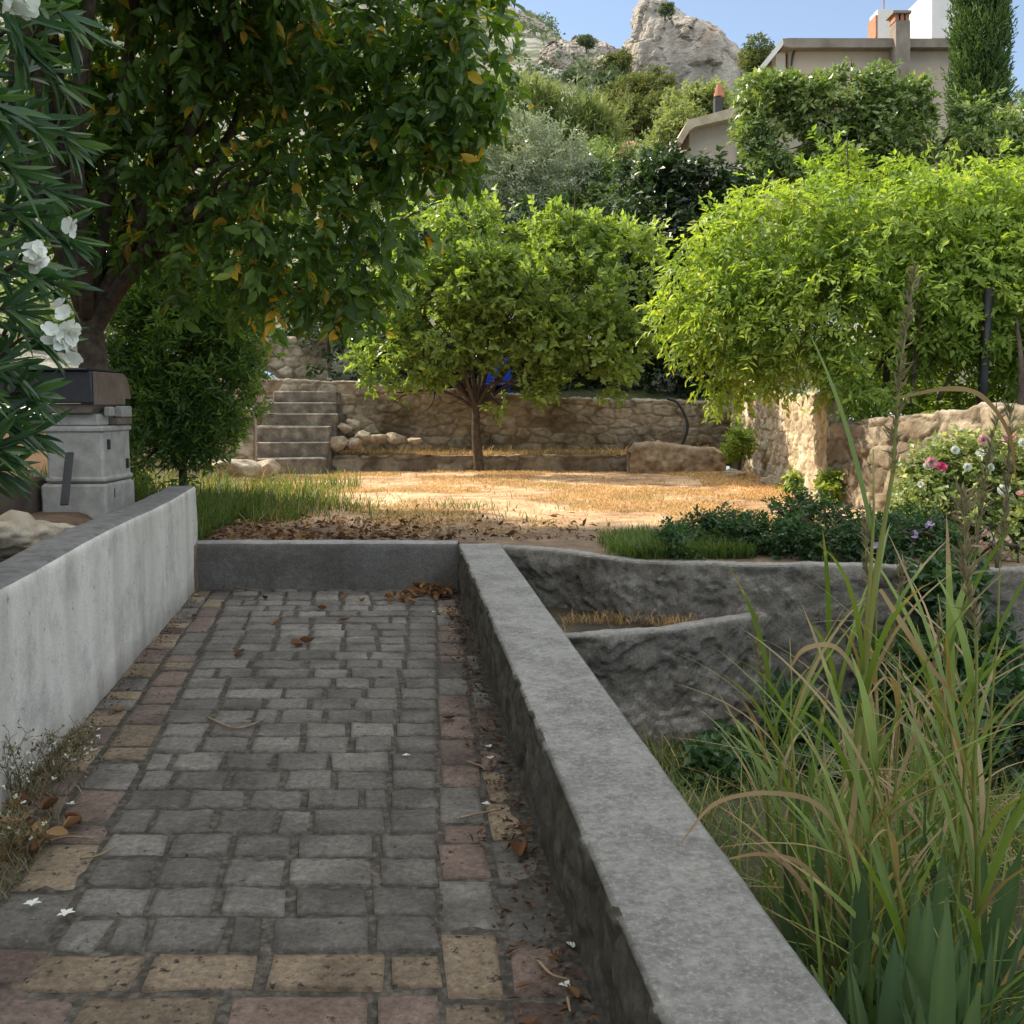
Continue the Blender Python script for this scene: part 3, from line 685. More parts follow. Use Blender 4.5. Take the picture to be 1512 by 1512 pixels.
def crag(name, label, prof, Y, depth, seed, cat='rock', lean=0, amp=1.0):
    """loft: (py, px_left, px_right) rows, elliptical plan, broken up by noise and vertical cracks"""
    prof = np.array(prof, float); nr, na = 90, 150
    py = np.linspace(prof[0, 0], prof[-1, 0], nr); l = np.interp(py, prof[:, 0], prof[:, 1]); rr = np.interp(py, prof[:, 0], prof[:, 2])
    V = []
    for k in range(nr):
        a, b = pt(l[k], py[k], Y), pt(rr[k], py[k], Y); c = (a + b) / 2; hw = (b - a)[0] / 2
        th = np.arange(na) * 2 * math.pi / na; dp = depth * hw / ((prof[:, 2] - prof[:, 1]).max() / 2 * Y / F_PX)
        V.append(np.stack([c[0] + hw * np.sign(np.cos(th)) * np.abs(np.cos(th)) ** .8, c[1] - dp * np.sin(th) * 1.0 + depth, np.full(na, c[2])], 1))
    V = np.array(V); C = V.mean(1, keepdims=True); D = V - C; D[..., 2] = 0; D = unit(D)
    W = V.reshape(-1, 3); sc = 1 / (depth * .35)
    q = rng(seed); S = W[q.choice(len(W), 70, replace=False)] * [1, 1, .55]
    F1, F2, ID = voro(W * [1, 1, .55] + 1.2 * np.stack([fbm(W * sc * 2, 3), fbm(W * sc * 2 + 9, 3), fbm(W * sc * 2 + 21, 3)], 1), S)
    blk = q.normal(0, 1, 70)[ID]
    d = amp * (depth * .13 * fbm(W * sc * [1, 1, .3] + seed, 4) + depth * .035 * blk - depth * .05 * sstep(.7, 0, F2 - F1) + depth * .055 * fbm(W * sc * [4, 4, .9], 4) + depth * .018 * fbm(W * sc * 9, 4))
    W = W + D.reshape(-1, 3) * d[:, None] + np.array([0, 0, 1.]) * (amp * depth * .05 * fbm(W * sc * 3 + 40, 4))[:, None]
    i = np.arange(nr - 1)[:, None]; j = np.arange(na)[None]; a = (i * na + j).ravel(); b = (i * na + (j + 1) % na).ravel()
    F = [np.stack([a, a + na, b + na, b], 1), np.array([list(range(na))])]
    o = mk(name, W, F, M['limestone'], attrs={'v': np.full(len(W), .5)}, smooth=False); tag(o, label, cat)
    if lean: pass
    return o
crag('limestone_crag', 'tall pale limestone rock tower rising above the trees beside the upper house', [(-26, 950, 1004), (-10, 944, 1020), (2, 941, 1036), (10, 940, 1056), (20, 938, 1078), (34, 935, 1094), (52, 931, 1106), (80, 926, 1116), (110, 923, 1120), (150, 926, 1122), (220, 912, 1130)], 180, 9, 3)
crag('rock_outcrop', 'pale rock ridge on the skyline just right of the big shade tree', [(-30, 690, 745), (-5, 680, 775), (20, 670, 815), (45, 660, 850), (70, 650, 870), (120, 640, 880)], 215, 10, 5)
crag('rock_outcrop', 'small pale outcrop on the scrub slope below the skyline left of the rock tower', [(48, 822, 838), (60, 812, 845), (85, 806, 850), (120, 800, 858)], 170, 4, 6)
crag('rock_outcrop', 'low pale rocks on the ridge touching the foot of the rock tower', [(38, 850, 868), (50, 842, 895), (64, 838, 930), (90, 835, 945), (120, 830, 950)], 205, 6, 8)
crag('rock_outcrop', 'broken pale rock band on the slope midway between the shade tree and the rock tower', [(44, 812, 835), (56, 800, 862), (74, 795, 880), (96, 790, 884), (130, 786, 890)], 138, 5, 12)
crag('rock_outcrop', 'pale ribs of rock on the slope just left of the rock tower foot', [(66, 884, 898), (78, 876, 912), (98, 872, 925), (130, 868, 930)], 132, 4, 14)
crag('rock_outcrop', 'small grey rock showing among the pines under the rock tower', [(150, 905, 915), (160, 900, 926), (185, 896, 932), (230, 890, 935)], 74, 2, 15)
crag('rock_outcrop', 'distant pale rocky slope showing right of the cypress', [(100, 1478, 1500), (125, 1462, 1530), (160, 1450, 1560), (230, 1440, 1600)], 160, 10, 9)

# scrub on the far hill: one mass nobody could count
def scrub():
    r = rng(21); n = 900
    X = r.uniform(-70, 150, n); Y = r.uniform(85, 245, n); 
    keep = (fbm(p3(X * .05, Y * .05), 3) > -.2) & (r.random(n) < np.where(X / Y < .118, .8, .9)); X, Y = X[keep], Y[keep]; Z = z_hill(X, Y); s = r.uniform(.8, 2.6, len(X))
    cl = [((x, y, z + a * .5), (a, a, a * .8)) for x, y, z, a in zip(X, Y, Z, s)]
    P, D, k = clump_points(r, cl, 26000, .5)
    Pp, A, B, L, W, v = sprays(r, P, D, .5, 2, .55, .42, .0)
    tone = r.random(len(cl))[k]; v = np.clip(np.repeat(tone, 2) * .7 + .3 * r.random(len(v)), 0, 1)
    o = leaf_mesh('hillside_scrub', Pp, A, B, L, W, T_KITE, v, M['l_scrub']); tag(o, 'mass of green scrub, greyed for haze, covering the far rocky hillside', 'scrub', kind='stuff')
scrub()

# ------------------------------------------------------------------ back of the garden
XB0, XB1 = -8.0, 4.8
ztb = lambda s: np.interp(s - 3.25, [0, 1.6, 3.2, 5.2, 7.0, 9], [2.07, 2.03, 1.92, 1.74, 1.68, 1.64]) + .03 * fbm(p3(s * 4, s * 0), 3)
o = profile_wall('rubble_stone_wall', [(XB0, 19.75), (XB1, 19.75)], ztb, .4, .4, 1, .024, stone_disp(31, .36, .20, .024, .040), M['rubble'])
tag(o, 'long brown rubble stone wall across the back of the garden behind the small tree', 'wall')
zt1 = lambda s: np.interp(s, [0, 1.5, 3.4, 5.0, 6.3, 7.3], [2.25, 1.98, 1.82, 1.66, 1.74, 1.84]) + .05 * fbm(p3(s * 2.5, s * 0, 4), 3)
o = profile_wall('pale_stone_wall', [(4.2, 19.7), (4.15, 17.2), (4.06, 15), (3.8, 12.4)], zt1, .3, .24, 1, .026, stone_disp(33, .26, .17, .024, .055, .22), M['rubble_pale'])
tag(o, 'sunlit pale stone wall running back along the right side of the garden', 'wall')
o = profile_wall('shade_browned_wall', [(3.80, 12.37), (4.12, 11.2), (4.5, 10.0), (4.9, 8.4)], lambda s: np.interp(s, [0, 1.3, 2.5, 4.2], [1.36, 1.46, 1.57, 1.6]) + .035 * fbm(p3(s * 4, s * 0, 2), 3), .2, .4, 1, .024, stone_disp(35, .36, .22, .025, .035), M['rubble_dark'])  # darker stone stands in for dappled vine shade on this stretch
tag(o, 'lower stone wall coloured darker for dappled shade, continuing behind the rose bush from the sunlit pale wall', 'wall')
o = profile_wall('upper_stone_wall', [(-6.4, 22), (-3.92, 22)], lambda s: 3.0 + .05 * fbm(p3(s * 4, s * 0, 3), 3), 1.4, .4, 1, .03, stone_disp(36, .38, .24, .03, .04), M['rubble'])
tag(o, 'upper grey stone wall glimpsed above the stairs under the shade tree', 'wall')
o = profile_wall('stair_side_wall', [(-7.2, 16.6), (-4.28, 17.0)], lambda s: 1.55 + .04 * fbm(p3(s * 4, s * 0, 8), 3), .3, .5, 1, .026, stone_disp(37, .32, .2, .025, .04), M['rubble'])
tag(o, 'short beige stone wall half hidden by the shrub left of the stairs', 'wall')
o = profile_wall('terrace_edging', [(-3.5, 18.55), (2.1, 18.55)], lambda s: .68 + .025 * fbm(p3(s * 3, s * 0, 8), 3), .3, .22, 1, .022, stone_disp(38, .7, .34, .035, .03), M['rubble_dark'])
tag(o, 'knee high brown stone edging behind the trunk of the small tree', 'edging')

st = thing('stone_staircase', 'flight of worn stone steps climbing to the back wall on the left', 'stairs', (-4.0, 18.2, .4))
for i, (z, y, xa) in enumerate([(.66, 17.75, -4.75), (.92, 18.05, -4.72), (1.2, 18.38, -4.62), (1.42, 18.7, -4.55), (1.62, 19.0, -4.5), (1.83, 19.3, -4.48)]):
    q = rng(60 + i); V, F = boxv(xa, -3.22 + .05 * q.normal(), y, 19.74, .3 + .001 * i, z, .02)
    mb = MB(); mb.add(V + .008 * q.normal(size=V.shape), F); mb.build('step', M['stone_step'], st)

hp = [(508, 632, 18.75, .17, .13), (520, 626, 18.9, .18, .16), (535, 646, 18.7, .22, .15), (560, 648, 18.75, .26, .16), (586, 648, 18.75, .24, .17), (611, 652, 18.75, .17, .14), (524, 655, 18.6, .22, .16), (500, 655, 18.5, .2, .18)]
hl = ['small rounded sunlit stone at the upper left of the rock heap by the stairs', 'pale upright stone topping the rock heap by the stairs', 'tilted pale stone in the middle of the rock heap by the stairs', 'broad sunlit boulder in the row right of the rock heap', 'blocky sunlit boulder second from the right end of the rock row', 'rounded boulder ending the rock row near the back wall', 'shaded stone at the bottom of the rock heap', 'shaded stone wedged between the rock heap and the stairs']
for i, ((px, py, Y, a, b), l) in enumerate(zip(hp, hl)):
    boulder('boulder', pt(px, py, Y), (a * .95, a * .8, b * .85), 100 + i, M['boulder'], l, 'boulder', 'boulders heaped beside the stairs')
o = profile_wall('stone_block', [(2.08, 18.0), (2.9, 18.02), (3.8, 18.15)], lambda s: np.interp(s, [0, .1, .6, 1.0, 1.5, 1.75], [.74, .86, .90, .84, .80, .66]), .3, .5, 1, .03, rough_disp(.10, 1.6, .06, 8, True), M['tan_block'])
tag(o, 'large tan stone block lying at the right end of the stone edging', 'stone')
boulder('boulder', pt(944, 680, 18.3), (.24, .25, .27), 121, M['boulder'], 'pale stone standing at the left end of the large tan block', 'boulder')
for i, (px, py, Y, a, l) in enumerate([(345, 690, 15.5, .42, 'grey flat rock half sunk in the grass left of the stairs'), (390, 692, 16.2, .35, 'smaller grey rock at the foot of the stair side wall'),
                                       (1085, 700, 17.2, .2, 'small pale stone at the foot of the sunlit wall'), (1140, 712, 15.4, .2, 'pale rubble stone fallen by the sunlit wall base')]):
    boulder('boulder', pt(px, py, Y), (a, a * .8, a * .5), 130 + i, M['boulder'], l, 'boulder')
for i, (px, py, Y, a, l) in enumerate([(18, 795, 5.6, .25, 'tan rounded rock resting on the bank behind the white wall'), (66, 786, 5.9, .2, 'pale grey broken rock resting beside the tan one behind the white wall')]):
    boulder('boulder', pt(px, py, Y), (a, a * .8, a * .55), 140 + i, M['boulder'], l, 'boulder', ang=.9)

# tarpaulin, chair, hose, pole
p = pt(388, 548, 20.9); X, Y = np.meshgrid(np.linspace(-.35, .35, 14), np.linspace(-.3, .3, 10), indexing='ij')
V = np.stack([p[0] + X, p[1] + Y, p[2] - .55 * X + .03 * np.sin(X * 14) + .02 * fbm(p3(X * 6, Y * 6), 2)], -1).reshape(-1, 3)
tag(mk('tarpaulin', V, grid_faces(14, 10), M['paleblue'], smooth=True), 'pale blue sheet sloping down above the stairs under the shade tree', 'tarpaulin')
cb = pt(735, 581, 20.7); ch = thing('plastic_chair', 'bright blue chair barely visible behind the small tree above the back wall', 'chair', (cb[0], cb[1], 1.6))
def bxo(name, x0, x1, y0, y1, z0, z1, mat, par, bev=.008): 
    mb = MB(); mb.add(*boxv(x0, x1, y0, y1, z0, z1, bev)); return mb.build(name, mat, par, local=True)
bxo('seat', -.24, .26, -.24, .24, .36, .40, M['blue'], ch); bxo('backrest', -.24, .26, .20, .24, .42, .92, M['blue'], ch)
for x in (-.22, .20):
    for y in (-.22, .18): bxo('leg', x, x + .045, y, y + .045, 0, .357, M['blue'], ch)
c = curve([pt(985, 588, 19.3), pt(1002, 596, 19.25), pt(1015, 625, 19.2), pt(1010, 650, 19.2), pt(998, 672, 19.2)], 8)
mb = MB(); mb.add(*tube(c, .028, 8)); tag(mb.build('hose', M['black_metal'], smooth=True), 'dark hose hanging down the inner corner of the back wall', 'hose')
p = pt(1448, 640, 12.1); mb = MB(); mb.add(*tube([(p[0], p[1], 1.1), (p[0], p[1], 2.0), (p[0] + .02, p[1], 2.95)], .055, 10)); tag(mb.build('pole', M['black_metal'], smooth=True), 'black post holding up the vine behind the rose bush', 'post')

# ------------------------------------------------------------------ barbecue on the left bank
bq = thing('barbecue', 'masonry barbecue of pale concrete blocks under a black metal box behind the white wall', 'barbecue', (-3.42, 8.28, .72))
def bl(name, x0, x1, y0, y1, z0, z1, mat, bev=.012, par=None):
    mb = MB(); mb.add(*boxv(x0, x1, y0, y1, z0, z1, bev)); return mb.build(name, mat, par or bq)
bl('base_block', -3.69, -3.175, 7.98, 8.60, .60, .975, M['block'], .02)
b1 = bl('concrete_block', -3.64, -3.195, 8.0, 8.58, .98, 1.40, M['block'], .02)
bl('block_rim', -3.655, -3.18, 7.985, 8.595, 1.375, 1.425, M['block'], .015, b1)
bl('block_rim', -3.655, -3.18, 7.985, 8.595, .985, 1.03, M['block'], .015, b1)
for y, z in ((8.09, 1.29), (8.47, 1.12), (8.14, .9)): bl('slot', -3.20, -3.173, y, y + .025, z - .05, z + .03, M['black_metal'], .004, b1)
bl('plinth', -3.60, -3.235, 8.03, 8.25, 1.427, 1.52, M['block'], .01)
V, F = boxv(-3.78, -3.22, 7.98, 8.5, 1.522, 1.60, .008); V[V[:, 2] < 1.55, 0] = np.clip(V[V[:, 2] < 1.55, 0], -3.68, -3.27)
mb = MB(); mb.add(V, F); mb.build('tray', M['brown_metal'], bq)
bl('spacer', -3.225, -3.17, 8.12, 8.22, 1.50, 1.575, M['block'], .008); bl('spacer', -3.225, -3.16, 8.34, 8.56, 1.49, 1.58, M['block'], .008)
bl('shelf', -3.6, -3.17, 8.27, 8.58, 1.43, 1.485, M['brown_metal'], .006)
bl('firebox', -3.95, -3.235, 7.94, 8.55, 1.603, 1.85, M['black_metal'], .008)
bl('side_plate', -3.232, -3.205, 7.95, 8.54, 1.59, 1.845, M['brown_metal'], .004)
bl('lid', -3.99, -3.26, 7.90, 8.50, 1.853, 1.872, M['black_metal'], .005)
mb = MB(); th = np.linspace(0, math.pi / 2, 9); pr = [(8.545, 1.84)] + [(8.545 + .16 * math.sin(a), 1.64 + .2 * math.cos(a)) for a in th] + [(8.545, 1.64)]
V = np.array([(x, y, z) for x in (-3.5, -3.22) for y, z in pr]); n = len(pr); F = [tuple(range(n)), tuple(range(2 * n - 1, n - 1, -1))] + [(k, (k + 1) % n, n + (k + 1) % n, n + k) for k in range(n)]
mb.add(V, F); mb.build('flue_cover', M['brown_metal'], bq)
a, b = pt(103, 668, 7.93), pt(95, 746, 7.75); mb = MB(); V, F = boxv(-.032, .032, -.008, .008, 0, np.linalg.norm(b - a), .004); 
ez = unit(a - b); ex = unit(np.cross([0, 1, 0], ez)); ey = np.cross(ez, ex); mb.add(b + V[:, :1] * ex + V[:, 1:2] * ey + V[:, 2:] * ez, F)
V2, F2 = tube([a + [0, -.012, -.05], a + [0, -.010, -.05]], .012, 10); 
tag(mb.build('iron_bar', M['black_metal']), 'flat black iron bar leaning on the concrete blocks', 'bar')
bl2 = MB(); bl2.add(*boxv(-4.5, -3.72, 7.6, 8.2, .70, 1.02, .02)); tag(bl2.build('hearth', plainmat('sooty_hearth', [(.3, (.05, .035, .028)), (.7, (.11, .08, .06))], 6)), 'low dark hearth slab beside the concrete blocks', 'hearth')
bl3 = MB(); bl3.add(*boxv(-8.6, -6.9, 15.6, 15.8, .3, 1.4, .02)); tag(bl3.build('ochre_wall', plainmat('ochre_render', [(.3, (.50, .36, .22)), (.7, (.60, .45, .29))], 4)), 'small sunlit ochre wall seen between the oleander leaves', 'wall')

# ------------------------------------------------------------------ houses
M['house_wall'] = plainmat('grey_beige_render', [(.3, (.40, .325, .25)), (.7, (.50, .415, .325))], .8, .9, .01, 8)
M['house_roof'] = plainmat('weathered_roof_slab', [(.3, (.15, .125, .10)), (.7, (.27, .23, .19))], 1.5, .9, .03, 6)
M['house_pale'] = plainmat('pale_render', [(.3, (.55, .53, .50)), (.7, (.68, .66, .63))], 1, .9, 0)
M['terracotta'] = plainmat('terracotta', [(.3, (.28, .12, .075)), (.7, (.42, .20, .13))], 3, .9, .01, 10)
M['tile'] = plainmat('pale_stone_roof', [(.3, (.34, .27, .18)), (.7, (.52, .43, .31))], 2, .95, .06, 5)
M['cladding'] = plainmat('grey_pipe', [(.3, (.45, .45, .44)), (.7, (.6, .6, .59))], 3, .6, 0)
M['glass'] = plainmat('dark_glass', [(.3, (.02, .025, .03)), (.7, (.05, .06, .07))], 3, .1, 0, 10, .5)
def prism(pts2, Y0, Y1):                                   # front polygon in pixels at distance Y0, extruded back
    f = [pt(x, y, Y0) for x, y in pts2]; d = Y1 - Y0; n = len(f); V = np.array(f + [q + [0, d, 0] for q in f])
    return V, [tuple(range(n)), tuple(range(2 * n - 1, n - 1, -1))] + [(k, n + k, n + (k + 1) % n, (k + 1) % n) for k in range(n)]
def ppart(name, pts2, Y0, Y1, mat, par):
    mb = MB(); mb.add(*prism(pts2, Y0, Y1)); return mb.build(name, mat, par)
h = thing('house', 'grey beige house with a flat dark roof edge and brick topped chimney behind the cypress', 'house', tuple(pt(1280, 300, 45)))
ppart('wall', [(1165, 70), (1480, 70), (1480, 330), (1165, 330)], 45, 54, M['house_wall'], h)
rf = ppart('roof', [(1156, 57), (1165, 56), (1485, 57), (1485, 69.5), (1168, 70), (1158, 68)], 44.5, 54.5, M['house_roof'], h)
mb = MB(); a, b, c_, d_ = pt(1157, 55, 44.5), pt(1122, 98, 44.5), pt(1122, 98, 44.5) + [0, 10, 0], pt(1157, 55, 44.5) + [0, 10, 0]
V = np.array([a, b, c_, d_, a - [0, 0, .3], b - [0, 0, .3], c_ - [0, 0, .3], d_ - [0, 0, .3]]); mb.add(V, [(3, 2, 1, 0), (4, 5, 6, 7), (0, 1, 5, 4), (1, 2, 6, 5), (2, 3, 7, 6), (3, 0, 4, 7)]); mb.build('side_roof', M['house_pale'], h)
ppart('porch_pillar', [(1146, 80), (1160, 73), (1160, 140), (1146, 140)], 45.2, 46.0, M['house_pale'], h)
cm = ppart('chimney', [(1323, 30), (1344, 30), (1344, 300), (1323, 300)], 44.2, 44.98, M['house_roof'], h)
for x in (1321, 1329, 1336.5): ppart('chimney_brick', [(x + 1, 19), (x + 6, 19), (x + 6, 29.9), (x + 1, 29.9)], 44.2, 44.9, M['terracotta'], cm)
ppart('chimney_cap', [(1319, 15), (1346, 15), (1346, 18.8), (1319, 18.8)], 44.1, 45.0, M['house_roof'], cm)
c2 = ppart('rear_chimney', [(1296, 14), (1317, 14), (1317, 56), (1296, 56)], 47, 48, M['house_pale'], h)
ppart('chimney_brick', [(1293, 22), (1295.8, 22), (1295.8, 55), (1293, 55)], 47, 48, M['terracotta'], c2)
mb = MB(); mb.add(*tube([pt(1305, 14, 47.3), pt(1305, -25, 47.3)], .03, 6))
mb.add(*tube([pt(1297, -18, 47.3), pt(1313, -18, 47.3)], .015, 5)); mb.build('antenna', M['terracotta'], h)
ppart('roof_block', [(1376, -20), (1420, -20), (1420, 56), (1376, 56)], 48, 51, M['house_pale'], h)
mb = MB(); mb.add(*tube(curve([pt(1178, 62, 44.9), pt(1170, 85, 44.9), pt(1166, 120, 44.9)], 6), .05, 6)); mb.build('cable', M['black_metal'], h)

h2 = thing('small_house', 'lower beige house corner with a thick rough eave and clay chimney pot', 'house', tuple(pt(1080, 330, 36)))
ppart('wall', [(1018, 197), (1024, 190), (1105, 172), (1260, 150), (1260, 360), (1018, 360)], 36, 44, M['house_wall'], h2)
ppart('roof', [(999, 208), (1016, 177), (1060, 165), (1140, 143), (1262, 130), (1262, 149), (1140, 160.5), (1026, 187), (1018, 193), (1007, 212)], 35.4, 44.2, M['tile'], h2)
cp = ppart('chimney', [(1056, 143), (1067, 143), (1067, 185), (1056, 185)], 38, 38.4, M['black_metal'], h2)
q = pt(1061.5, 143, 38.2); mb = MB(); mb.add(*tube([q, q + [0, 0, .12], q + [0, 0, .13], q + [0, 0, .30], q + [0, 0, .31], q + [0, 0, .42]], [.19, .18, .15, .14, .11, .10], 12)); mb.build('chimney_pot', M['terracotta'], cp)
mb = MB(); mb.add(*tube([pt(1092, 172, 35.9), pt(1094, 250, 35.9)], .055, 8)); mb.build('downpipe', M['cladding'], h2)
ppart('window', [(1133, 235), (1146, 235), (1146, 262), (1133, 262)], 35.96, 36.05, M['cladding'], h2)
# unseen house, assumed and sized so that its shade covers the path
h3 = thing('unseen_shade_house', 'tall plain rendered house added out of view on the left to shade the path', 'house', (-13.5, 3, .5))
bl4 = MB(); bl4.add(*boxv(-19, -8.8, -7, 15.1, .2, 12.0, .02)); bl4.build('wall', M['house_wall'], h3)
mb = MB(); mb.add(*boxv(-19.4, -8.5, -7.4, 15.4, 12.03, 12.25, .03)); mb.build('roof', M['terracotta'], h3)
for yy in (-3, 1, 5, 9):
    for zz in (1.6, 5.0, 8.4):
        mb = MB(); mb.add(*boxv(-8.83, -8.76, yy, yy + 1.0, zz, zz + 1.4, .01)); f = mb.build('window', M['house_pale'], h3)
        mb = MB(); mb.add(*boxv(-8.78, -8.75, yy + .08, yy + .92, zz + .08, zz + 1.32, .005)); mb.build('pane', M['glass'], f)

# ------------------------------------------------------------------ trees
def C(px, py, Y, r): return (pt(px, py, Y), np.broadcast_to(np.asarray(r, float), 3))
def Cs(px, py, Y, r): return C(px, py + 34, Y, r * .85)
# large shade tree on the left
r = rng(200)
big = [C(150, 60, 9.6, .8), C(260, 30, 9.2, .8), C(380, 40, 9.5, .8), C(500, 30, 9.3, .8), C(620, 40, 9.2, .72), C(690, 30, 9.0, .55), C(720, 75, 9.0, .48), C(690, 130, 9.0, .48), C(640, 110, 9.4, .6),
       C(180, 170, 9.8, .75), C(300, 150, 9.4, .75), C(420, 150, 9.2, .75), C(540, 130, 9.3, .75), C(600, 200, 9.2, .6), C(640, 210, 9.1, .36),
       C(200, 280, 9.6, .6), C(320, 260, 9.2, .7), C(440, 250, 9.2, .7), C(540, 260, 9.2, .55), C(590, 300, 9.2, .36), C(560, 350, 9.1, .34),
       C(300, 370, 9.4, .55), C(400, 350, 9.1, .55), C(480, 360, 9.2, .5), C(420, 430, 9.3, .36), C(340, 425, 9.5, .36), C(500, 420, 9.3, .32), C(540, 420, 9.3, .28),
       C(60, 150, 10, .8), C(80, 280, 10, .7)]
for p, rad in blob(r, (-2.6, 8.6, 6.4), (2.6, 2.6, 1.6), 46, .75): big.append((p, rad))
for p, rad in blob(r, (-3.0, 10.6, 4.6), (2.0, 1.0, 1.6), 16, .6): big.append((p, rad))
for p, rad in blob(r, (-1.9, 6.6, 7.0), (2.2, 2.0, 1.2), 26, .75): big.append((p, rad))
tb = gp(135, 760, .6); tb = pt(140, 700, 10.0); tb[2] = .4
fork = pt(128, 440, 10.0)
tree('shade_tree', 'large dark shade tree with yellowing leaves overhanging the left of the garden', 'tree', tb, fork, big, 201, 7600, 7, .23, .145, .075, M['l_big'], T_LEAF, .15, 12, .3, gap=-.24, droop=.45, out=.7, side=.75,
     extra=[([fork - [0, 0, .3], pt(185, 405, 9.9), pt(235, 370, 9.8), pt(300, 330, 9.6), pt(400, 250, 9.4)], (.13, .03)), ([pt(235, 370, 9.8), pt(205, 270, 9.7), pt(250, 220, 9.6), pt(330, 170, 9.5)], (.07, .02)), ([fork, pt(120, 300, 10), pt(100, 150, 10)], (.13, .06))])

# small tree in the middle
ctr = [C(600, 440, 18.0, .55), C(575, 500, 18.0, .45), C(545, 540, 17.9, .28), C(600, 550, 17.8, .28), C(640, 380, 18.2, .6), C(690, 330, 18.3, .45), C(740, 340, 18.3, .5), C(800, 345, 18.3, .5), C(860, 360, 18.3, .5),
       C(910, 370, 18.4, .45), C(960, 360, 18.4, .3), C(965, 400, 18.4, .35), C(700, 420, 17.8, .7), C(780, 420, 17.7, .7), C(860, 430, 17.8, .65), C(920, 450, 18.1, .5), C(930, 510, 18.2, .4), C(660, 490, 17.8, .55),
       C(720, 500, 17.9, .5), C(800, 500, 17.8, .6), C(870, 510, 17.8, .5), C(900, 560, 17.9, .33), C(830, 565, 17.8, .3), C(800, 580, 17.7, .2), C(640, 540, 17.8, .3), C(585, 580, 17.8, .17), C(740, 600, 17.9, .12), C(560, 420, 18.2, .35), C(625, 330, 18.4, .3),
       C(760, 450, 19.0, .8), C(680, 420, 19.0, .7), C(850, 440, 19.0, .7)]
tb = pt(708, 684, 18.2); tb[2] = .42
tree('small_tree', 'small round bright green tree standing alone in the middle of the dry lawn', 'tree', tb, pt(703, 590, 18.2), ctr, 210, 5200, 7, .22, .125, .078, M['l_center'], T_KITE, .085, 14, .4, droop=-.15, out=.8, up=.5)

# vine over the right wall
vin = []
for px, py, Y, a in [(1040, 400, 13.5, .55), (1010, 470, 13.4, .38), (1060, 480, 13.2, .55), (1100, 380, 13.4, .7), (1120, 300, 13.8, .5), (1180, 270, 14, .5), (1250, 250, 14, .45), (1310, 275, 14, .55), (1170, 360, 13.3, .7), (1240, 340, 13.2, .7), (1310, 360, 13, .75), (1390, 330, 13, .7), (1450, 300, 13, .6), (1500, 290, 13, .6), (1560, 310, 13, .8),
                     (1100, 500, 13, .5), (1160, 460, 12.9, .65), (1240, 440, 12.7, .7), (1320, 450, 12.7, .7), (1400, 420, 12.6, .7), (1480, 400, 12.6, .7), (1560, 420, 12.6, .8), (1130, 530, 12.9, .36), (1065, 540, 13.1, .28), (1180, 510, 12.7, .42), (1260, 520, 12.4, .36), (1270, 580, 12.3, .26), (1245, 550, 12.3, .28), (1292, 610, 12.3, .14), (1290, 575, 12.3, .18),
                     (1320, 500, 12.7, .4), (1400, 480, 12.5, .45), (1470, 490, 12.4, .4), (1440, 490, 12.3, .22), (1540, 500, 12.5, .5), (1060, 340, 13.8, .3), (1360, 255, 14, .4), (1480, 235, 14, .3), (1225, 225, 14.2, .28), (1090, 440, 12.9, .5), (1075, 575, 13.4, .12), (1095, 590, 13.3, .07)]: vin.append(C(px, py + (14 if py < 320 else 0), Y, a * (.85 if py < 320 else 1)))
r = rng(220)
for p, rad in blob(r, (6.5, 14.5, 3.6), (2.4, 1.5, 1.0), 16, .8): vin.append((p, rad))
tb = pt(1300, 600, 12.9); tb[2] = 1.2
for px, py, Y, a in [(1340, 560, 14.2, .6), (1400, 570, 14.0, .6), (1470, 570, 13.8, .6), (1540, 560, 13.8, .7), (1300, 520, 14.4, .6), (1240, 590, 14.0, .3), (1600, 560, 13.8, .8), (1380, 620, 13.6, .3), (1450, 620, 13.4, .3), (1520, 620, 13.2, .35), (1490, 470, 12.6, .5), (1530, 540, 12.4, .35)]: vin.append(C(px, py, Y, a))
tree('climbing_vine', 'huge mound of lime green climbing vine spilling over the stone walls on the right', 'vine', tb, pt(1310, 520, 13), vin, 221, 10500, 9, .30, .105, .048, M['l_wist'], T_KITE, .05, 18, .45, gap=-.27, droop=.5, out=.6, side=.9, crown='foliage',
     extra=[([pt(1345, 600, 12.3), pt(1355, 500, 12.3), pt(1372, 400, 12.2)], (.03, .01)), ([pt(1385, 590, 12.4), pt(1410, 540, 12.4), pt(1440, 470, 12.5)], (.025, .01)), ([pt(1505, 640, 11.4), pt(1508, 540, 11.6), pt(1500, 470, 12)], (.04, .02))])

# dark evergreen covered in ivy, hedge behind the back wall
dk = [C(1000, 285, 21.5, .7), C(1050, 278, 21.5, .55), C(1085, 285, 21.5, .35), C(960, 290, 21.6, .6), C(1020, 330, 21.3, .9), C(945, 262, 22.5, .4), C(980, 250, 22, .38), C(1070, 310, 21.3, .6), C(1000, 400, 21.2, .9), C(990, 480, 21.2, .8), C(1000, 550, 21.0, .6), C(1050, 420, 21.2, .9), C(1060, 520, 21.2, .8)]
tb = pt(1010, 600, 21.4); tb[2] = 1.6
tree('ivy_tree', 'very dark ivy covered evergreen standing between the small tree and the vine', 'tree', tb, pt(1010, 420, 21.5), dk, 231, 3800, 7, .3, .14, .09, M['l_dark'], T_KITE, .12, 8, .5, droop=.4)
hd = []
for px in range(500, 970, 32): 
    for py in (560, 480, 400, 340): hd.append(C(px + 8 * math.sin(px), py, 21.6 + .2 * math.cos(px * py), .62))
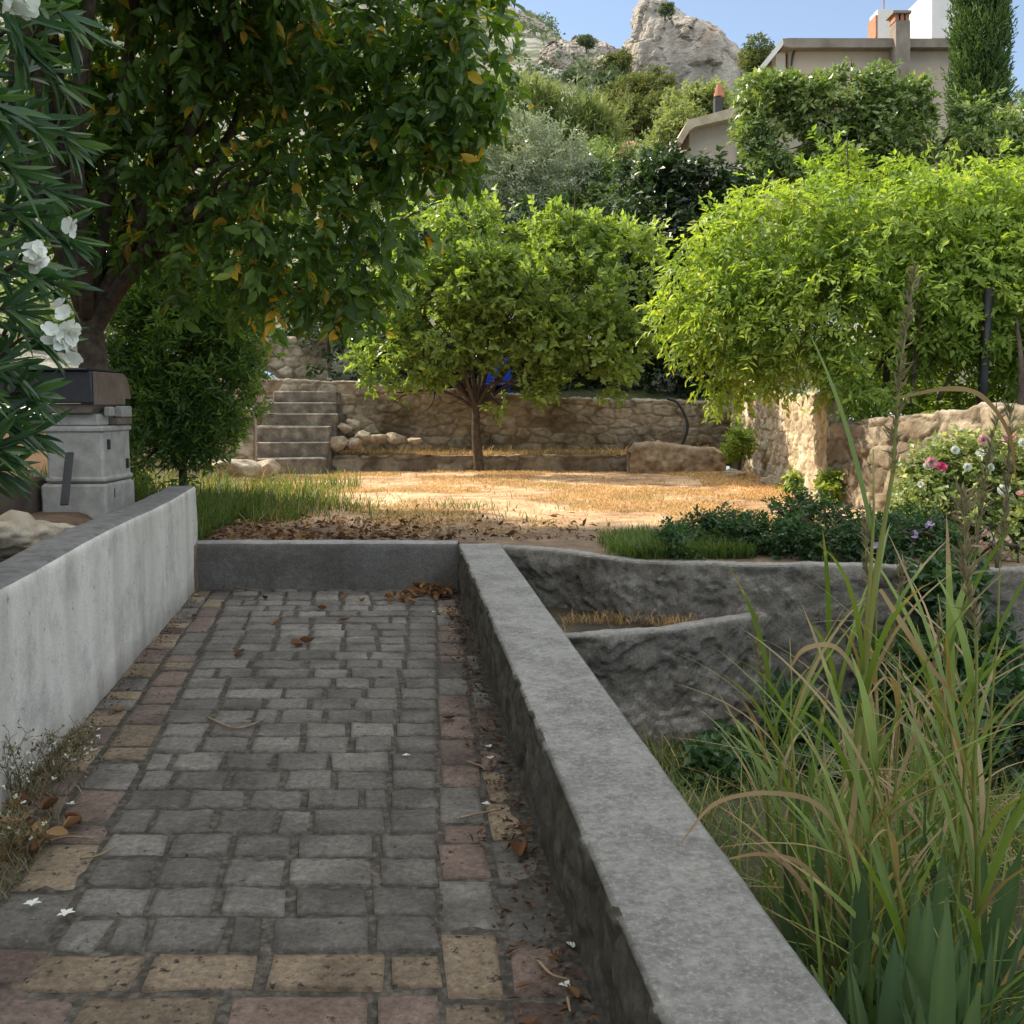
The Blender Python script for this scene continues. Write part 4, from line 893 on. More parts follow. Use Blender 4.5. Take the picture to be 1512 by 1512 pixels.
tree('dark_hedge', 'tall shadowy hedge filling the gap behind the back wall and the small tree', 'hedge', np.array([-.5, 22.0, 1.7]), np.array([-.5, 22.0, 2.4]), hd, 232, 4200, 7, .3, .13, .08, M['l_dark'], T_KITE, .1, 8, .5, droop=.4, crown='foliage')
ol = [C(700, 250, 26.5, 1.0), C(760, 225, 26.5, 1.0), C(820, 250, 26.5, .9), C(850, 270, 26.5, .6), C(740, 290, 26.3, 1.0), C(810, 300, 26.3, .8), C(690, 310, 26.3, .8), C(770, 330, 26.3, .9), C(840, 320, 26.5, .7)]
tb = pt(765, 400, 26.8); tb[2] = z_hill(np.array(tb[0]), np.array(26.8))
tree('olive_tree', 'silvery olive tree above the small tree', 'tree', tb, pt(765, 330, 26.8), ol, 233, 4200, 8, .36, .12, .042, M['l_olive'], T_KITE, .12, 9, .4, droop=.0, out=.8, wild=.7, up=.3)
bm_ = [Cs(730, 150, 35, 1.1), Cs(780, 150, 35, 1.2), Cs(830, 160, 35, 1.2), Cs(870, 180, 35, 1.0), Cs(750, 200, 34.5, 1.2), Cs(840, 210, 34.5, 1.2), Cs(885, 215, 34.5, .9), Cs(890, 165, 35, .7), Cs(790, 205, 34.3, 1.2), Cs(700, 185, 35, 1.1)]
tb = pt(810, 300, 35.5); tb[2] = z_hill(np.array(tb[0]), np.array(35.5))
tree('feathery_tree', 'yellow green feathery tree rising behind the silvery olive', 'tree', tb, pt(810, 230, 35.5), bm_, 234, 5200, 8, .55, .26, .05, M['l_feather'], T_KITE, .12, 9, .35, droop=-.35, out=.5, up=.1, side=.35, wild=.5)
lb = [C(880, 275, 27, .7), C(920, 265, 27, .7), C(900, 310, 26.5, .8), C(945, 300, 26, .7), C(865, 320, 26.5, .5), C(930, 340, 25.5, .8)]
tb = pt(905, 360, 27); tb[2] = z_hill(np.array(tb[0]), np.array(27.)) - .2
tree('leafy_bush', 'mid green leafy bush between the olive and the dark ivy tree', 'bush', tb, pt(905, 330, 27), lb, 235, 2600, 7, .34, .15, .08, M['l_pitto'], T_KITE, .08, 6, .4, droop=.1, crown='foliage')
pk = [C(890, 240, 31, .5), C(930, 236, 31, .5), C(950, 250, 31, .45), C(910, 255, 31, .5)]
tb = pt(920, 300, 31); tb[2] = z_hill(np.array(tb[0]), np.array(31.))
t = tree('flowering_oleander', 'small oleander with pink blossom in front of the pines', 'bush', tb, pt(920, 270, 31), pk, 236, 900, 7, .34, .15, .05, M['l_pitto'], T_KITE, .05, 6, .4, droop=-.1)
r = rng(237); P, D, k = clump_points(r, [C(930, 230, 30.7, .35), C(893, 240, 30.7, .3), C(950, 240, 30.7, .25)], 220, .7)
leaf_mesh('blossom', P, D, sph(r, 220), .12, .12, T_KITE, r.random(220), M['pink_petal'], t)

# pittosporum mass under the upper house and the cypress
pi_ = [C(px, py + 16, Y, a * .8) for px, py, Y, a in [(1120, 130, 24, .55), (1160, 125, 24, .5), (1120, 190, 24, .6), (1190, 140, 24, .7), (1245, 105, 24, .45), (1230, 150, 24, .8), (1290, 115, 24, .55), (1300, 165, 24, .8), (1350, 140, 24, .6), (1360, 185, 24, .8), (1420, 165, 24, .65), (1460, 150, 24, .55), (1470, 200, 24, .8), (1520, 190, 24, .8), (1170, 200, 23.7, .75), (1240, 205, 23.7, .8), (1310, 215, 23.7, .7), (1135, 235, 23.7, .5), (1200, 240, 23.7, .6), (1420, 220, 23.7, .8), (1500, 230, 23.7, .8)]]
tb = pt(1360, 330, 24.2); tb[2] = 3.0
tree('glossy_tree', 'wide glossy leaved tree spreading below the upper house above the vine', 'tree', tb, pt(1350, 235, 24.1), pi_, 241, 6000, 7, .28, .15, .085, M['l_pitto'], T_KITE, .13, 12, .4, gap=-.06, droop=.05, out=.7, wild=.65)
cy = []
for k, z in enumerate(np.linspace(7.5, 16.5, 22)):
    wd = np.interp(z, [7.5, 9, 13, 16.5], [.68, .80, .76, .58]); b = pt(1446 + (12 - z) * 1.2, 100, 33)
    for a in np.linspace(0, 2 * math.pi, 5, endpoint=False): cy.append(((b[0] + .55 * wd * math.cos(a + k), 33 + .55 * wd * math.sin(a + k), z), (wd * .55, wd * .55, .7)))
for z in (17.2, 17.9, 18.6): cy.append(((pt(1448, 100, 33)[0], 33, z), (.5, .5, .7)))
tb = np.array([pt(1448, 100, 33)[0], 33, z_hill(np.array(9.), np.array(33.))])
tree('cypress', 'tall narrow dark green cypress beside the upper house', 'tree', tb, tb + [0, 0, 6], cy, 242, 9000, 6, .30, .16, .05, M['l_cypress'], T_KITE, .14, 6, .6, gap=-.45, droop=-.9, out=.5, side=.35, wild=.35)
bk = [C(px, py, 25.5, a) for px, py, a in [(300, 300, 1.2), (400, 280, 1.2), (480, 260, 1.1), (350, 400, 1.2), (450, 380, 1.1), (540, 300, 1.0), (560, 230, 1.0), (620, 260, .9), (250, 420, 1.2), (400, 470, 1.0), (480, 450, .9), (150, 350, 1.3), (60, 300, 1.3), (80, 450, 1.2), (630, 210, .8), (600, 330, .8), (200, 250, 1.2), (20, 150, 1.3), (520, 180, .9)]]
tb = pt(400, 560, 26); tb[2] = 3.2
tree('leafy_tree', 'broad green tree behind the stairs seen through gaps in the shade tree', 'tree', tb, pt(400, 430, 26), bk, 238, 4200, 7, .4, .17, .10, M['l_pitto'], T_KITE, .12, 9, .4, droop=.1)
# pines and round trees on the middle slope
for i, (px, py, Y, s, mat, l) in enumerate([(925, 140, 78, 2.2, 'l_pine', 'wind shaped pine at the foot of the rock tower on its left'), (960, 130, 74, 2.0, 'l_pine', 'bright topped pine directly below the rock tower'), (905, 185, 66, 2.2, 'l_pine', 'leaning pine just right of the feathery tree'), (945, 180, 62, 2.0, 'l_pine', 'dark trunked pine above the pink oleander'), (980, 165, 60, 1.6, 'l_pine', 'sparse pine left of the round pale tree'),
                                            (1035, 172, 52, 1.9, 'l_feather', 'round pale green tree behind the lower house roof'), (1005, 195, 50, 1.5, 'l_feather', 'pale green tree at the left eave of the lower house'), (1113, 88, 110, 2.6, 'l_pine', 'small dark tree on the skyline between the rock tower and the upper house'), (900, 118, 120, 2.0, 'l_scrub', 'clump of green pine on the far slope left of the rock tower'), (845, 122, 125, 1.9, 'l_scrub', 'green pine below the small pale outcrop'), (915, 98, 130, 2.2, 'l_pine', 'olive green pine touching the left side of the rock tower'), (785, 112, 130, 1.6, 'l_scrub', 'far pine beside the tip of the shade tree'), (866, 62, 160, 1.4, 'l_scrub', 'dark far pine just under the skyline ridge'),
                                            (982, 14, 172, 1.5, 'l_scrub', 'small green bush clinging to the top of the rock tower'), (765, 150, 60, 2.0, 'l_feather', 'green tree behind the top of the feathery tree')]):
    r = rng(300 + i); c = pt(px, py, Y); cl = blob(r, c, (s, s, s * .62), 13, s * .42)
    tb = np.array([c[0], c[1], c[2] - s * (1.8 if Y < 100 else 1.0)]); 
    tree('pine_tree' if 'pine' in l else 'far_tree', l, 'tree', tb, c - [0, 0, s * .5], cl, 320 + i, int(1500), 5, .2 * s, .10 * s + .05, .05 * s + .03, M[mat], T_KITE, .08 * s, 8, .4, droop=.0, out=.8, wild=.7, group='trees on the slope' )

# shrub by the barbecue
r = rng(250)
sh = [C(px, py, Y, a) for px, py, Y, a in [(240, 440, 12.5, .5), (300, 430, 12.5, .5), (230, 520, 12.2, .5), (290, 520, 12, .5), (340, 500, 12.2, .42), (260, 590, 12, .42), (310, 580, 11.9, .36), (350, 560, 12, .26), (372, 575, 11.9, .16), (368, 600, 11.9, .12), (190, 480, 12.3, .4), (200, 570, 12.2, .4), (330, 620, 12.2, .2), (250, 628, 11.9, .34), (210, 650, 12, .4), (300, 630, 12, .34), (190, 600, 12.3, .4), (232, 655, 11.7, .28), (292, 655, 11.8, .24), (205, 690, 11.6, .22), (262, 690, 11.7, .2)]]
tb = pt(270, 690, 12.3); tb[2] = .4
tree('garden_shrub', 'dense dark shrub growing behind the barbecue beneath the shade tree', 'shrub', tb, pt(270, 620, 12.3), sh, 251, 4600, 8, .22, .10, .032, M['l_shrub'], T_KITE, .05, 9, .4, gap=-.2, droop=-.1, out=.7, crown='foliage')

# ------------------------------------------------------------------ oleander on the left edge
def blossom(name, c, r_, seed, mat, par, n=9, s=.034):
    q = rng(seed); P = []; A = []; B = []; L = []; W = []; v = []
    for k in range(n):
        d = unit(q.normal(size=3) + np.array([.5, -.6, .2])); ctr = c + np.asarray(r_) * q.normal(0, .5, 3); x = unit(np.cross(d, q.normal(size=3))); y = np.cross(d, x)
        for m in range(5):
            a = m * 2 * math.pi / 5 + q.normal(0, .1); A.append(math.cos(a) * x + math.sin(a) * y + .35 * d); B.append(d); P.append(ctr); L.append(s * q.uniform(.85, 1.15)); W.append(s * .95); v.append(q.random())
    T = (np.array([(0, 0, 0), (.3, .35, .05), (.5, .75, .12), (.2, 1, .05), (-.25, .95, .08), (-.5, .7, .12), (-.28, .35, .05), (0, .6, 0)]), np.array([(0, 1, 7), (1, 2, 7), (2, 3, 7), (3, 4, 7), (4, 5, 7), (5, 6, 7), (6, 0, 7)]))
    return leaf_mesh(name, np.array(P), np.array(A), np.array(B), np.array(L), np.array(W), T, np.array(v), mat, par)
def oleander():
    r = rng(260); root = np.array([-2.75, 4.3, .72]); t = thing('oleander_bush', 'tall oleander with long narrow leaves and white flowers leaning in from the left edge', 'bush', tuple(root))
    stems = MB(); P = []; A = []; B = []; L = []; W = []; v = []
    tips = [(60, -20, 3.3), (110, 40, 3.4), (40, 70, 3.3), (90, 120, 3.6), (60, 190, 3.4), (110, 210, 3.7), (30, 250, 3.3), (90, 290, 3.6), (40, 320, 3.4), (100, 350, 3.8), (50, 400, 3.5), (90, 420, 3.8), (30, 460, 3.4), (70, 500, 3.7), (20, 540, 3.5), (50, 580, 3.6), (20, 620, 3.5), (55, 640, 3.8), (10, 660, 3.4), (-40, 100, 3.2), (-50, 300, 3.2), (-40, 450, 3.3), (-30, 560, 3.3), (-60, 0, 3.2), (-90, 200, 3.2), (-60, 600, 3.2), (20, 20, 3.2), (-20, 380, 3.1), (0, 160, 3.1), (20, 690, 3.6)]
    for (px, py, Y) in tips:
        e = pt(px, py, Y + .25); b = root + np.append(r.normal(0, .15, 2), 0); m = (b + e) / 2 + [-.15, .1, .15]
        c = curve([b, m, e - [.14, 0, .03], e], 10); stems.add(*tube(c, np.linspace(.014, .004, len(c)), 6))
        nw = 9
        for k in range(nw):
            i = int(len(c) * (.60 + .40 * k / nw)) - 1; ax = unit(c[min(i + 1, len(c) - 1)] - c[i - 1]); x = unit(np.cross(ax, r.normal(size=3))); y = np.cross(ax, x)
            for j in range(3):
                a = j * 2.09 + k * .7; d = math.cos(a) * x + math.sin(a) * y
                P.append(c[i]); A.append(ax * (.55 + .5 * k / nw) + d * .8 + [0.1, 0, -.18]); B.append(ax + r.normal(0, .35, 3) + [0, -.3, .4]); L.append(r.uniform(.14, .21)); W.append(r.uniform(.022, .032)); v.append(r.random())
    stems.build('stems', M['bark'], t, smooth=True)
    leaf_mesh('foliage', np.array(P), np.array(A), np.array(B), np.array(L), np.array(W), T_LONG, np.array(v), M['l_olea'], t)
    for i, (px, py, Y, rr, n) in enumerate([(48, 385, 3.5, (.035, .03, .05), 12), (96, 492, 3.6, (.035, .03, .075), 18), (28, 6, 3.1, (.03, .03, .02), 8), (105, 338, 3.6, (.01, .01, .01), 2)]):
        blossom('flower_cluster', pt(px, py, Y), rr, 270 + i, M['white_petal'], t, n)
oleander()

# ------------------------------------------------------------------ bed shrubs and roses
def bush(name, label, cl, seed, n, K, ln, lL, lW, mat, base, **kw):
    return tree(name, label, 'bush', base, np.asarray(base) + [0, 0, .2], cl, seed, n, K, ln, lL, lW, mat, T_KITE, .02, 9, .35, crown='foliage', **kw)
b = gp(1050, 800, .4)
bush('low_shrub', 'low dark green shrub on the bed left of the long retaining wall middle', [C(990, 808, 8.4, .15), C(1030, 796, 8.6, .19), (pt(1075, 788, 8.6), (.22, .22, .17)), C(1110, 798, 8.3, .18), C(1060, 810, 8.2, .2), C(1020, 812, 8.1, .18)], 401, 1300, 7, .11, .045, .024, M['l_bed'], b, droop=.0)
b = gp(1200, 810, .4)
bush('low_shrub', 'larger dark blue green shrub in the middle of the bed behind the tall reed', [C(1150, 785, 8.5, .2), C(1170, 762, 8.8, .19), C(1210, 782, 8.6, .23), C(1250, 792, 8.4, .2), C(1290, 800, 8.3, .18), C(1170, 805, 8.1, .2), C(1230, 812, 8.0, .2), C(1290, 818, 7.9, .17), C(1330, 800, 8.2, .2)], 402, 1900, 7, .11, .048, .026, M['l_bed'], b, droop=.0)
b = gp(1345, 822, .4)
t = bush('mauve_shrub', 'straggly shrub with a few mauve flowers at the foot of the roses', [C(1340, 790, 8.4, .2), C(1370, 800, 8.3, .2), C(1300, 805, 8.0, .14), C(1400, 812, 8.1, .16)], 403, 500, 7, .11, .045, .024, M['l_bed'], b, droop=.0)
for i, (px, py, Y) in enumerate([(1292, 806, 7.7), (1374, 776, 8.0), (1352, 788, 8.0)]): blossom('flower', pt(px, py, Y), (.012, .012, .012), 410 + i, M['mauve_petal'], t, 3, .032)
rb = [C(px, py + 14, Y, a) for px, py, Y, a in [(1360, 730, 9.0, .22), (1380, 690, 9.2, .24), (1420, 680, 9.2, .26), (1430, 730, 9.0, .3), (1480, 670, 9.2, .26), (1490, 720, 9.0, .3), (1390, 770, 8.8, .24), (1440, 775, 8.7, .24), (1500, 770, 8.7, .26), (1550, 700, 9.0, .35), (1345, 765, 8.9, .15), (1560, 770, 8.7, .3)]]
b = gp(1440, 810, .4)
rose = bush('rose_bush', 'sunlit rose bush with pale pink blooms at the right edge of the bed', rb, 404, 3300, 5, .15, .062, .042, M['l_rose'], b, droop=.1, gap=-.5)
def rosebloom(c, s, seed, mat, par):
    q = rng(seed); P = []; A = []; B = []; L = []; W = []; v = []; d = unit(np.array([-.3, -.8, .5]) + q.normal(0, .25, 3)); x = unit(np.cross(d, [0, 0, 1])); y = np.cross(d, x)
    for ring, (cnt, tilt, ll) in enumerate([(6, .25, 1.), (5, .8, .85), (4, 1.6, .65), (3, 3., .5)]):
        for k in range(cnt):
            a = k * 2 * math.pi / cnt + ring * .5 + q.normal(0, .1); A.append(math.cos(a) * x + math.sin(a) * y + tilt * d); B.append(d - .3 * (math.cos(a) * x + math.sin(a) * y)); P.append(c); L.append(s * ll); W.append(s * ll * 1.1); v.append(q.random())
    T = (np.array([(0, 0, 0), (.35, .35, .06), (.5, .72, .16), (.25, 1, .05), (-.25, 1, .05), (-.5, .72, .16), (-.35, .35, .06), (0, .6, -.04)]), np.array([(0, 1, 7), (1, 2, 7), (2, 3, 7), (3, 4, 7), (4, 5, 7), (5, 6, 7), (6, 0, 7)]))
    return leaf_mesh('bloom', np.array(P), np.array(A), np.array(B), np.array(L), np.array(W), T, np.array(v), mat, par)
for i, (px, py, s, m) in enumerate([(1375, 683, .055, 'pink_petal'), (1390, 690, .05, 'deep_pink'), (1368, 690, .04, 'white_petal'), (1452, 650, .055, 'pink_petal'), (1490, 648, .06, 'pink_petal'), (1510, 655, .05, 'white_petal'), (1448, 670, .045, 'white_petal'), (1410, 665, .04, 'white_petal'), (1482, 722, .055, 'white_petal'), (1486, 774, .06, 'deep_pink'), (1410, 768, .055, 'pink_petal'), (1508, 730, .045, 'pink_petal'), (1428, 690, .04, 'white_petal'), (1462, 690, .04, 'white_petal'), (1360, 715, .03, 'white_petal')]):
    rosebloom(pt(px, py, 8.62 if py > 700 else 8.85), s, 420 + i, M[m], rose)
b = gp(1475, 838, .4); t = bush('peach_plant', 'little peach coloured flowering plant on the bed edge under the roses', [C(1470, 812, 7.9, .09), C(1500, 815, 7.9, .1), C(1440, 825, 7.8, .06)], 405, 160, 5, .06, .04, .03, M['l_rose'], b)
for i in range(9): q = rng(440 + i); blossom('flower', pt(1465 + q.normal(0, 14), 808 + q.normal(0, 10), 7.85), (.02, .02, .02), 450 + i, M['pink_petal'], t, 3, .03)
# small leafy plants along the sunlit wall
for i, (px, py, Y, s, l) in enumerate([(1092, 650, 16.6, .28, 'light green creeper hanging on the sunlit wall'), (1180, 715, 14, .2, 'small light green plant at the foot of the sunlit wall'), (1235, 715, 12.2, .22, 'pale leafy weed at the corner of the sunlit wall')]):
    c = pt(px, py, Y); r = rng(460 + i); bush('wall_plant', l, blob(r, c, (s * .6, s * .5, s * 1.1), 7, s * .5), 470 + i, 260, 6, .14, .07, .045, M['l_wist'], np.array([c[0], c[1], c[2] - s * 1.2]), droop=.4)

# ------------------------------------------------------------------ lawn, grass, litter
def lawn():
    r = rng(500)
    # dry lawn
    n = 150000; X = r.uniform(-4.5, 4.3, n); Y = r.uniform(9.0, 18.5, n)
    den = .04 + .96 * sstep(-.08, .22, fbm(p3(X * .9, Y * .9), 4)); edge = sstep(8.9, 10.4, Y + .4 * fbm(p3(X * 1.5, Y * 1.5 + 7), 3))
    k = r.random(n) < den * edge; X, Y = X[k], Y[k]; P = np.stack([X, Y, z_terrace(X, Y) - .005], 1); n = len(P)
    tag(blades('dry_grass', r, P, r.uniform(.02, .06, n), r.uniform(.006, .014, n), r.uniform(0, .9, n), r.uniform(0, .8, n), M['g_dry'], seg=2), 'sun bleached tan dry grass covering the lawn', 'grass', kind='stuff')
    # upper strip and odd tufts
    n = 16000; X = r.uniform(-3.3, 4.0, n); Y = r.uniform(18.75, 19.7, n); P = np.stack([X, Y, np.full(n, .65)], 1)
    tag(blades('dry_grass', r, P, r.uniform(.03, .12, n) * (1 + 1.2 * (r.random(n) < .06)), r.uniform(.006, .012, n), r.uniform(0, .7, n), r.uniform(0, .8, n), M['g_dry'], seg=2), 'strip of dry grass in front of the back wall', 'grass', kind='stuff')
    # green grass on the left
    n = 46000; X = r.uniform(-6, 1.4, n); Y = r.uniform(9.3, 16.5, n)
    base = np.interp(X, [-6, -3.2, -2.2, -1.2, .2, 1.2], [1.1, 1.1, .95, .6, .35, .0])
    band = np.where(X > -2.2, np.exp(-((Y - np.interp(X, [-2.2, 1.2], [12.0, 11.0])) / .75) ** 2), sstep(9.4, 10.6, Y) * sstep(16.5, 14.0, Y))
    k = r.random(n) < base * band * (.12 + .88 * sstep(-.12, .22, fbm(p3(X * 1.6, Y * 1.6, 4), 3)))
    X, Y = X[k], Y[k]; n = len(X); P = np.stack([X, Y, z_terrace(X, Y) - .01], 1)
    hh = np.interp(X, [-6, -2.6, -1.6, 1.2], [.34, .28, .15, .08]) * r.uniform(.35, 1.3, n) * (1 + .5 * fbm(p3(X * 2.5, Y * 2.5, 6), 2))
    tag(blades('green_grass', r, P, hh, r.uniform(.006, .012, n), r.uniform(0, .35, n), r.uniform(.1, .9, n), M['g_green'], seg=3), 'patch of long green grass on the left of the lawn', 'grass', kind='stuff')
    # green grass beside the bed shrubs
    n = 9000; X = r.uniform(.75, 1.9, n); Y = r.uniform(7.95, 9.1, n); k = (Y > ybed(X) + .15) & (r.random(n) < sstep(.7, 1.1, X)); X, Y = X[k], Y[k]; n = len(X)
    tag(blades('green_grass', r, np.stack([X, Y, np.full(n, .38)], 1), r.uniform(.08, .22, n), r.uniform(.005, .009, n), r.uniform(0, .4, n), r.uniform(.2, .9, n), M['g_green'], seg=3, v=r.random(n) * .7), 'tuft of fresh green grass on the bed edge left of the shrubs', 'grass', kind='stuff')
    # bank grass around the barbecue
    n = 16000; X = r.uniform(-6.5, -2.75, n); Y = r.uniform(8.7, 12, n); P = np.stack([X, Y, z_terrace(X, Y) - .01], 1)
    tag(blades('green_grass', r, P, r.uniform(.12, .42, n), r.uniform(.006, .012, n), r.uniform(0, .35, n), r.uniform(.1, .9, n), M['g_green'], seg=3, v=r.random(n) * .75), 'shaded tall grass around the back of the barbecue', 'grass', kind='stuff')
    # litter on the earth by the kerb
    n = 1900; X = r.uniform(-2.9, 1.0, n); Y = 9.02 + np.abs(r.normal(0, .8, n)); k = r.random(n) < np.interp(X, [-2.9, -1.4, -.4, 1.0], [1, .95, .35, .12]); X, Y = X[k], Y[k]; n = len(X)
    P = np.stack([X, Y, z_terrace(X, Y) + r.uniform(.005, .04, n)], 1); A = r.normal(size=(n, 3)) * [1, 1, .35]; B = np.array([0, 0, 1.]) + r.normal(0, .5, (n, 3)); L = r.uniform(.03, .10, n)
    tag(leaf_mesh('leaf_litter', P, A, B, L, L * .55, T_LEAF, r.random(n), M['litter']), 'litter of brown leaves on the bare earth behind the kerb', 'leaf litter', kind='stuff')
    # planter tufts
    n = 1500; X = r.uniform(.15, 1.5, n); Y = r.uniform(7.05, 7.75, n); k = (Y > np.interp(X, [.15, 1.5], [7.12, 7.45])) & (Y < ybed(X) - .05) & (fbm(p3(X * 4, Y * 4), 2) > -.1); X, Y = X[k], Y[k]; n = len(X)
    tag(blades('dry_grass', r, np.stack([X, Y, np.full(n, -.06)], 1), r.uniform(.04, .13, n), r.uniform(.005, .01, n), r.uniform(0, .6, n), r.uniform(.1, .8, n), M['g_dry'], seg=2, v=r.random(n) * .2), 'rusty dry grass darkened for shade in the narrow planter beside the parapet', 'grass', kind='stuff')  # darkest tones only: planter shading put into the blade colour
    # pit ground cover
    n = 26000; X = r.uniform(.55, 5.5, n); Y = r.uniform(1.6, 7.3, n); k = (X > xP(Y) + .42) & (r.random(n) < .3 + .7 * sstep(-.2, .2, fbm(p3(X * 1.5, Y * 1.5, 9), 3))); X, Y = X[k], Y[k]; n = len(X)
    P = np.stack([X, Y, -.1 - .167 * np.clip(Y - 2, 0, 5)], 1)
    tag(blades('green_grass', r, P, r.uniform(.08, .34, n), r.uniform(.004, .009, n), r.uniform(0, .5, n), r.uniform(.2, 1, n), M['g_green'], seg=3, v=np.where(r.random(n) < .75, r.random(n) * .75, r.uniform(.85, 1, n))), 'low mixed grass and weeds covering the sunken plot right of the parapet', 'grass', kind='stuff')
lawn()

# broad weeds under the planter wall
for i, (px, py, Y, s, l) in enumerate([(1090, 1110, 6.6, .17, 'dark broad leaved weed at the foot of the curved planter wall'), (1180, 1060, 6.7, .22, 'taller dark weed against the retaining wall right of the planter'), (1050, 1140, 6.2, .12, 'small dark weed by the parapet below the planter wall'), (1330, 1000, 6.9, .3, 'dense dark weed behind the tall reed'), (1440, 960, 7.0, .34, 'dark leafy weed below the rose bush at the right edge'), (1230, 1130, 6.0, .2, 'dark weed between the reed stems low in the plot'), (1400, 870, 7.15, .22, 'weed climbing over the top of the retaining wall under the roses'), (1480, 1060, 6.2, .3, 'dark weed patch at the right edge behind the reeds')]):
    c = pt(px, py, Y); r = rng(600 + i); bush('broad_weed', l, blob(r, c, (s * 1.2, s, s * .8), 8, s * .55), 610 + i, 230, 6, .14, .085, .05, M['l_bed'], np.array([c[0], c[1], c[2] - s]), droop=.1)

# reeds
def reed_blade(r, base, d_az, L, wd, lean, bend, v, seg=9):
    return blade_arrays(r, np.array([base]), np.array([L]), np.array([wd]), np.array([lean]), np.array([bend]), seg, np.array([v]), np.array([d_az]))
def make_reed(seed, label, Hh, lean=.1, az=0., nleaf=9, seedhead=False, dry=.25, thick=.010):
    r = rng(seed); t = thing('reed', label, 'reed', (0, 0, 0), 'reeds in the sunken plot'); 
    tt = np.linspace(0, 1, 9); dx = Hh * (lean * tt + .35 * lean * tt ** 2)
    c = np.stack([dx * math.cos(az), dx * math.sin(az), Hh * tt], 1) + np.concatenate([[[0, 0, 0]], r.normal(0, .006, (8, 3))])
    mb = MB(); mb.add(*tube(c, np.linspace(thick, thick * .10, 9), 7), v=.55 + .25 * r.random()); mb.build('stalk', M['g_reed'], t, smooth=True, local=True)
    V = []; F = []; A = []; n = 0
    for k in range(nleaf):
        f = r.uniform(.03, .5 if seedhead else .85); i = f * 8; b = c[int(i)] + (c[min(8, int(i) + 1)] - c[int(i)]) * (i % 1)
        d = r.random() < dry; L = r.uniform(.35, .75) * min(1, Hh / 1.1); v = r.uniform(.82, 1) if d else r.uniform(0, .6)
        vv, ff, aa = reed_blade(r, b, r.uniform(0, 6.28), L, r.uniform(.014, .027) * (.7 if d else 1), r.uniform(.15, .6), r.uniform(.4, 1.5) if d else r.uniform(.05, .8), v)
        tip = np.repeat(np.linspace(0, 1, 10), 2); aa = np.where((tip > .75) & (aa < .6) & (r.random() < .5), .9, aa)
        V.append(vv); F.append(ff + n); A.append(aa); n += len(vv)
    mk('leaves', np.concatenate(V), np.concatenate(F), M['g_reed'], t, attrs={'v': np.concatenate(A)}, local=True)
    if seedhead:
        q = 160; tt = r.uniform(.74, 1.0, q); P = np.stack([np.interp(tt, np.linspace(0, 1, 9), c[:, j]) for j in range(3)], 1); D = r.normal(0, .5, (q, 3)) + [0, 0, 1.2]
        leaf_mesh('seed_head', P, D, sph(r, q), r.uniform(.02, .06, q), .006, T_KITE, r.uniform(.6, 1, q), M['weed'], t, local=True)
    return t
def pitz(x, y): return -.1 - .167 * min(max(y - 2, 0), 5)
def arch(t, pts_, wd, v):
    q = curve([np.asarray(p) - np.asarray(t.location) for p in pts_], 8); n = len(q); T = unit(np.gradient(q, axis=0)); S = unit(np.cross(T, [0, -1., .4])); w_ = wd * .65 * np.interp(np.linspace(0, 1, n), [0, .3, .75, 1], [.6, 1, .7, .06]) * (1 + .25 * fbm(q * 25, 2)) / 2
    V = np.stack([q - S * w_[:, None], q + S * w_[:, None] + np.array([0, .004, 0])], 1).reshape(-1, 3); F = [(2 * i, 2 * i + 1, 2 * i + 3, 2 * i + 2) for i in range(n - 1)]
    mk('dead_leaf', V, F, M['g_reed'], t, attrs={'v': np.clip(v - .10 + .16 * np.repeat(np.linspace(0, 1, n), 2) + .05 * fbm(V * 30, 2), 0, 1)}, local=True, smooth=True)
lab = 'green and straw coloured reed with arching leaves in the clump right of the parapet'
def put(t, px, Y):
    x = (px - 756) / F_PX * Y; t.location = (x, Y, pitz(x, Y) - .02)
put(make_reed(700, 'tallest reed, bleached above and leaning right across the vine', 2.25, .06, 0.2, 12, True, .4, .018), 1255, 2.9)
t0 = [o for o in COL.objects if o.get('label', '').startswith('tallest reed')][0]
arch(t0, [pt(1322, 588, 2.9), pt(1400, 574, 2.88), pt(1450, 585, 2.85), pt(1490, 640, 2.85), pt(1502, 720, 2.85)], .022, .97)
arch(t0, [pt(1300, 870, 2.9), pt(1335, 925, 2.85), pt(1375, 985, 2.8), pt(1420, 1040, 2.75)], .026, .95)
arch(t0, [pt(1290, 1040, 2.9), pt(1240, 960, 2.85), pt(1190, 958, 2.85), pt(1165, 990, 2.85)], .022, .9)
arch(t0, [pt(1280, 1310, 2.85), pt(1220, 1200, 2.8), pt(1150, 1172, 2.75), pt(1060, 1185, 2.7), pt(1005, 1245, 2.65)], .022, .92)
arch(t0, [pt(1270, 1100, 2.9), pt(1262, 1180, 2.85), pt(1255, 1260, 2.8), pt(1280, 1330, 2.8)], .024, .94)
arch(t0, [pt(1285, 1420, 2.8), pt(1200, 1290, 2.75), pt(1130, 1262, 2.7), pt(1060, 1272, 2.65)], .018, .98)
put(make_reed(701, 'thick stemmed reed standing just beside the tallest one', 1.75, .03, 1.0, 12, False, .35, .019), 1285, 2.95)
put(make_reed(702, 'brown dead reed with an arched tip right of the tallest reed', 1.9, .10, .3, 8, True, .85, .007), 1375, 3.3)
put(make_reed(703, 'thin dry reed stem rising at the right edge before the roses', 1.9, .02, .3, 6, True, .8, .007), 1475, 3.2)
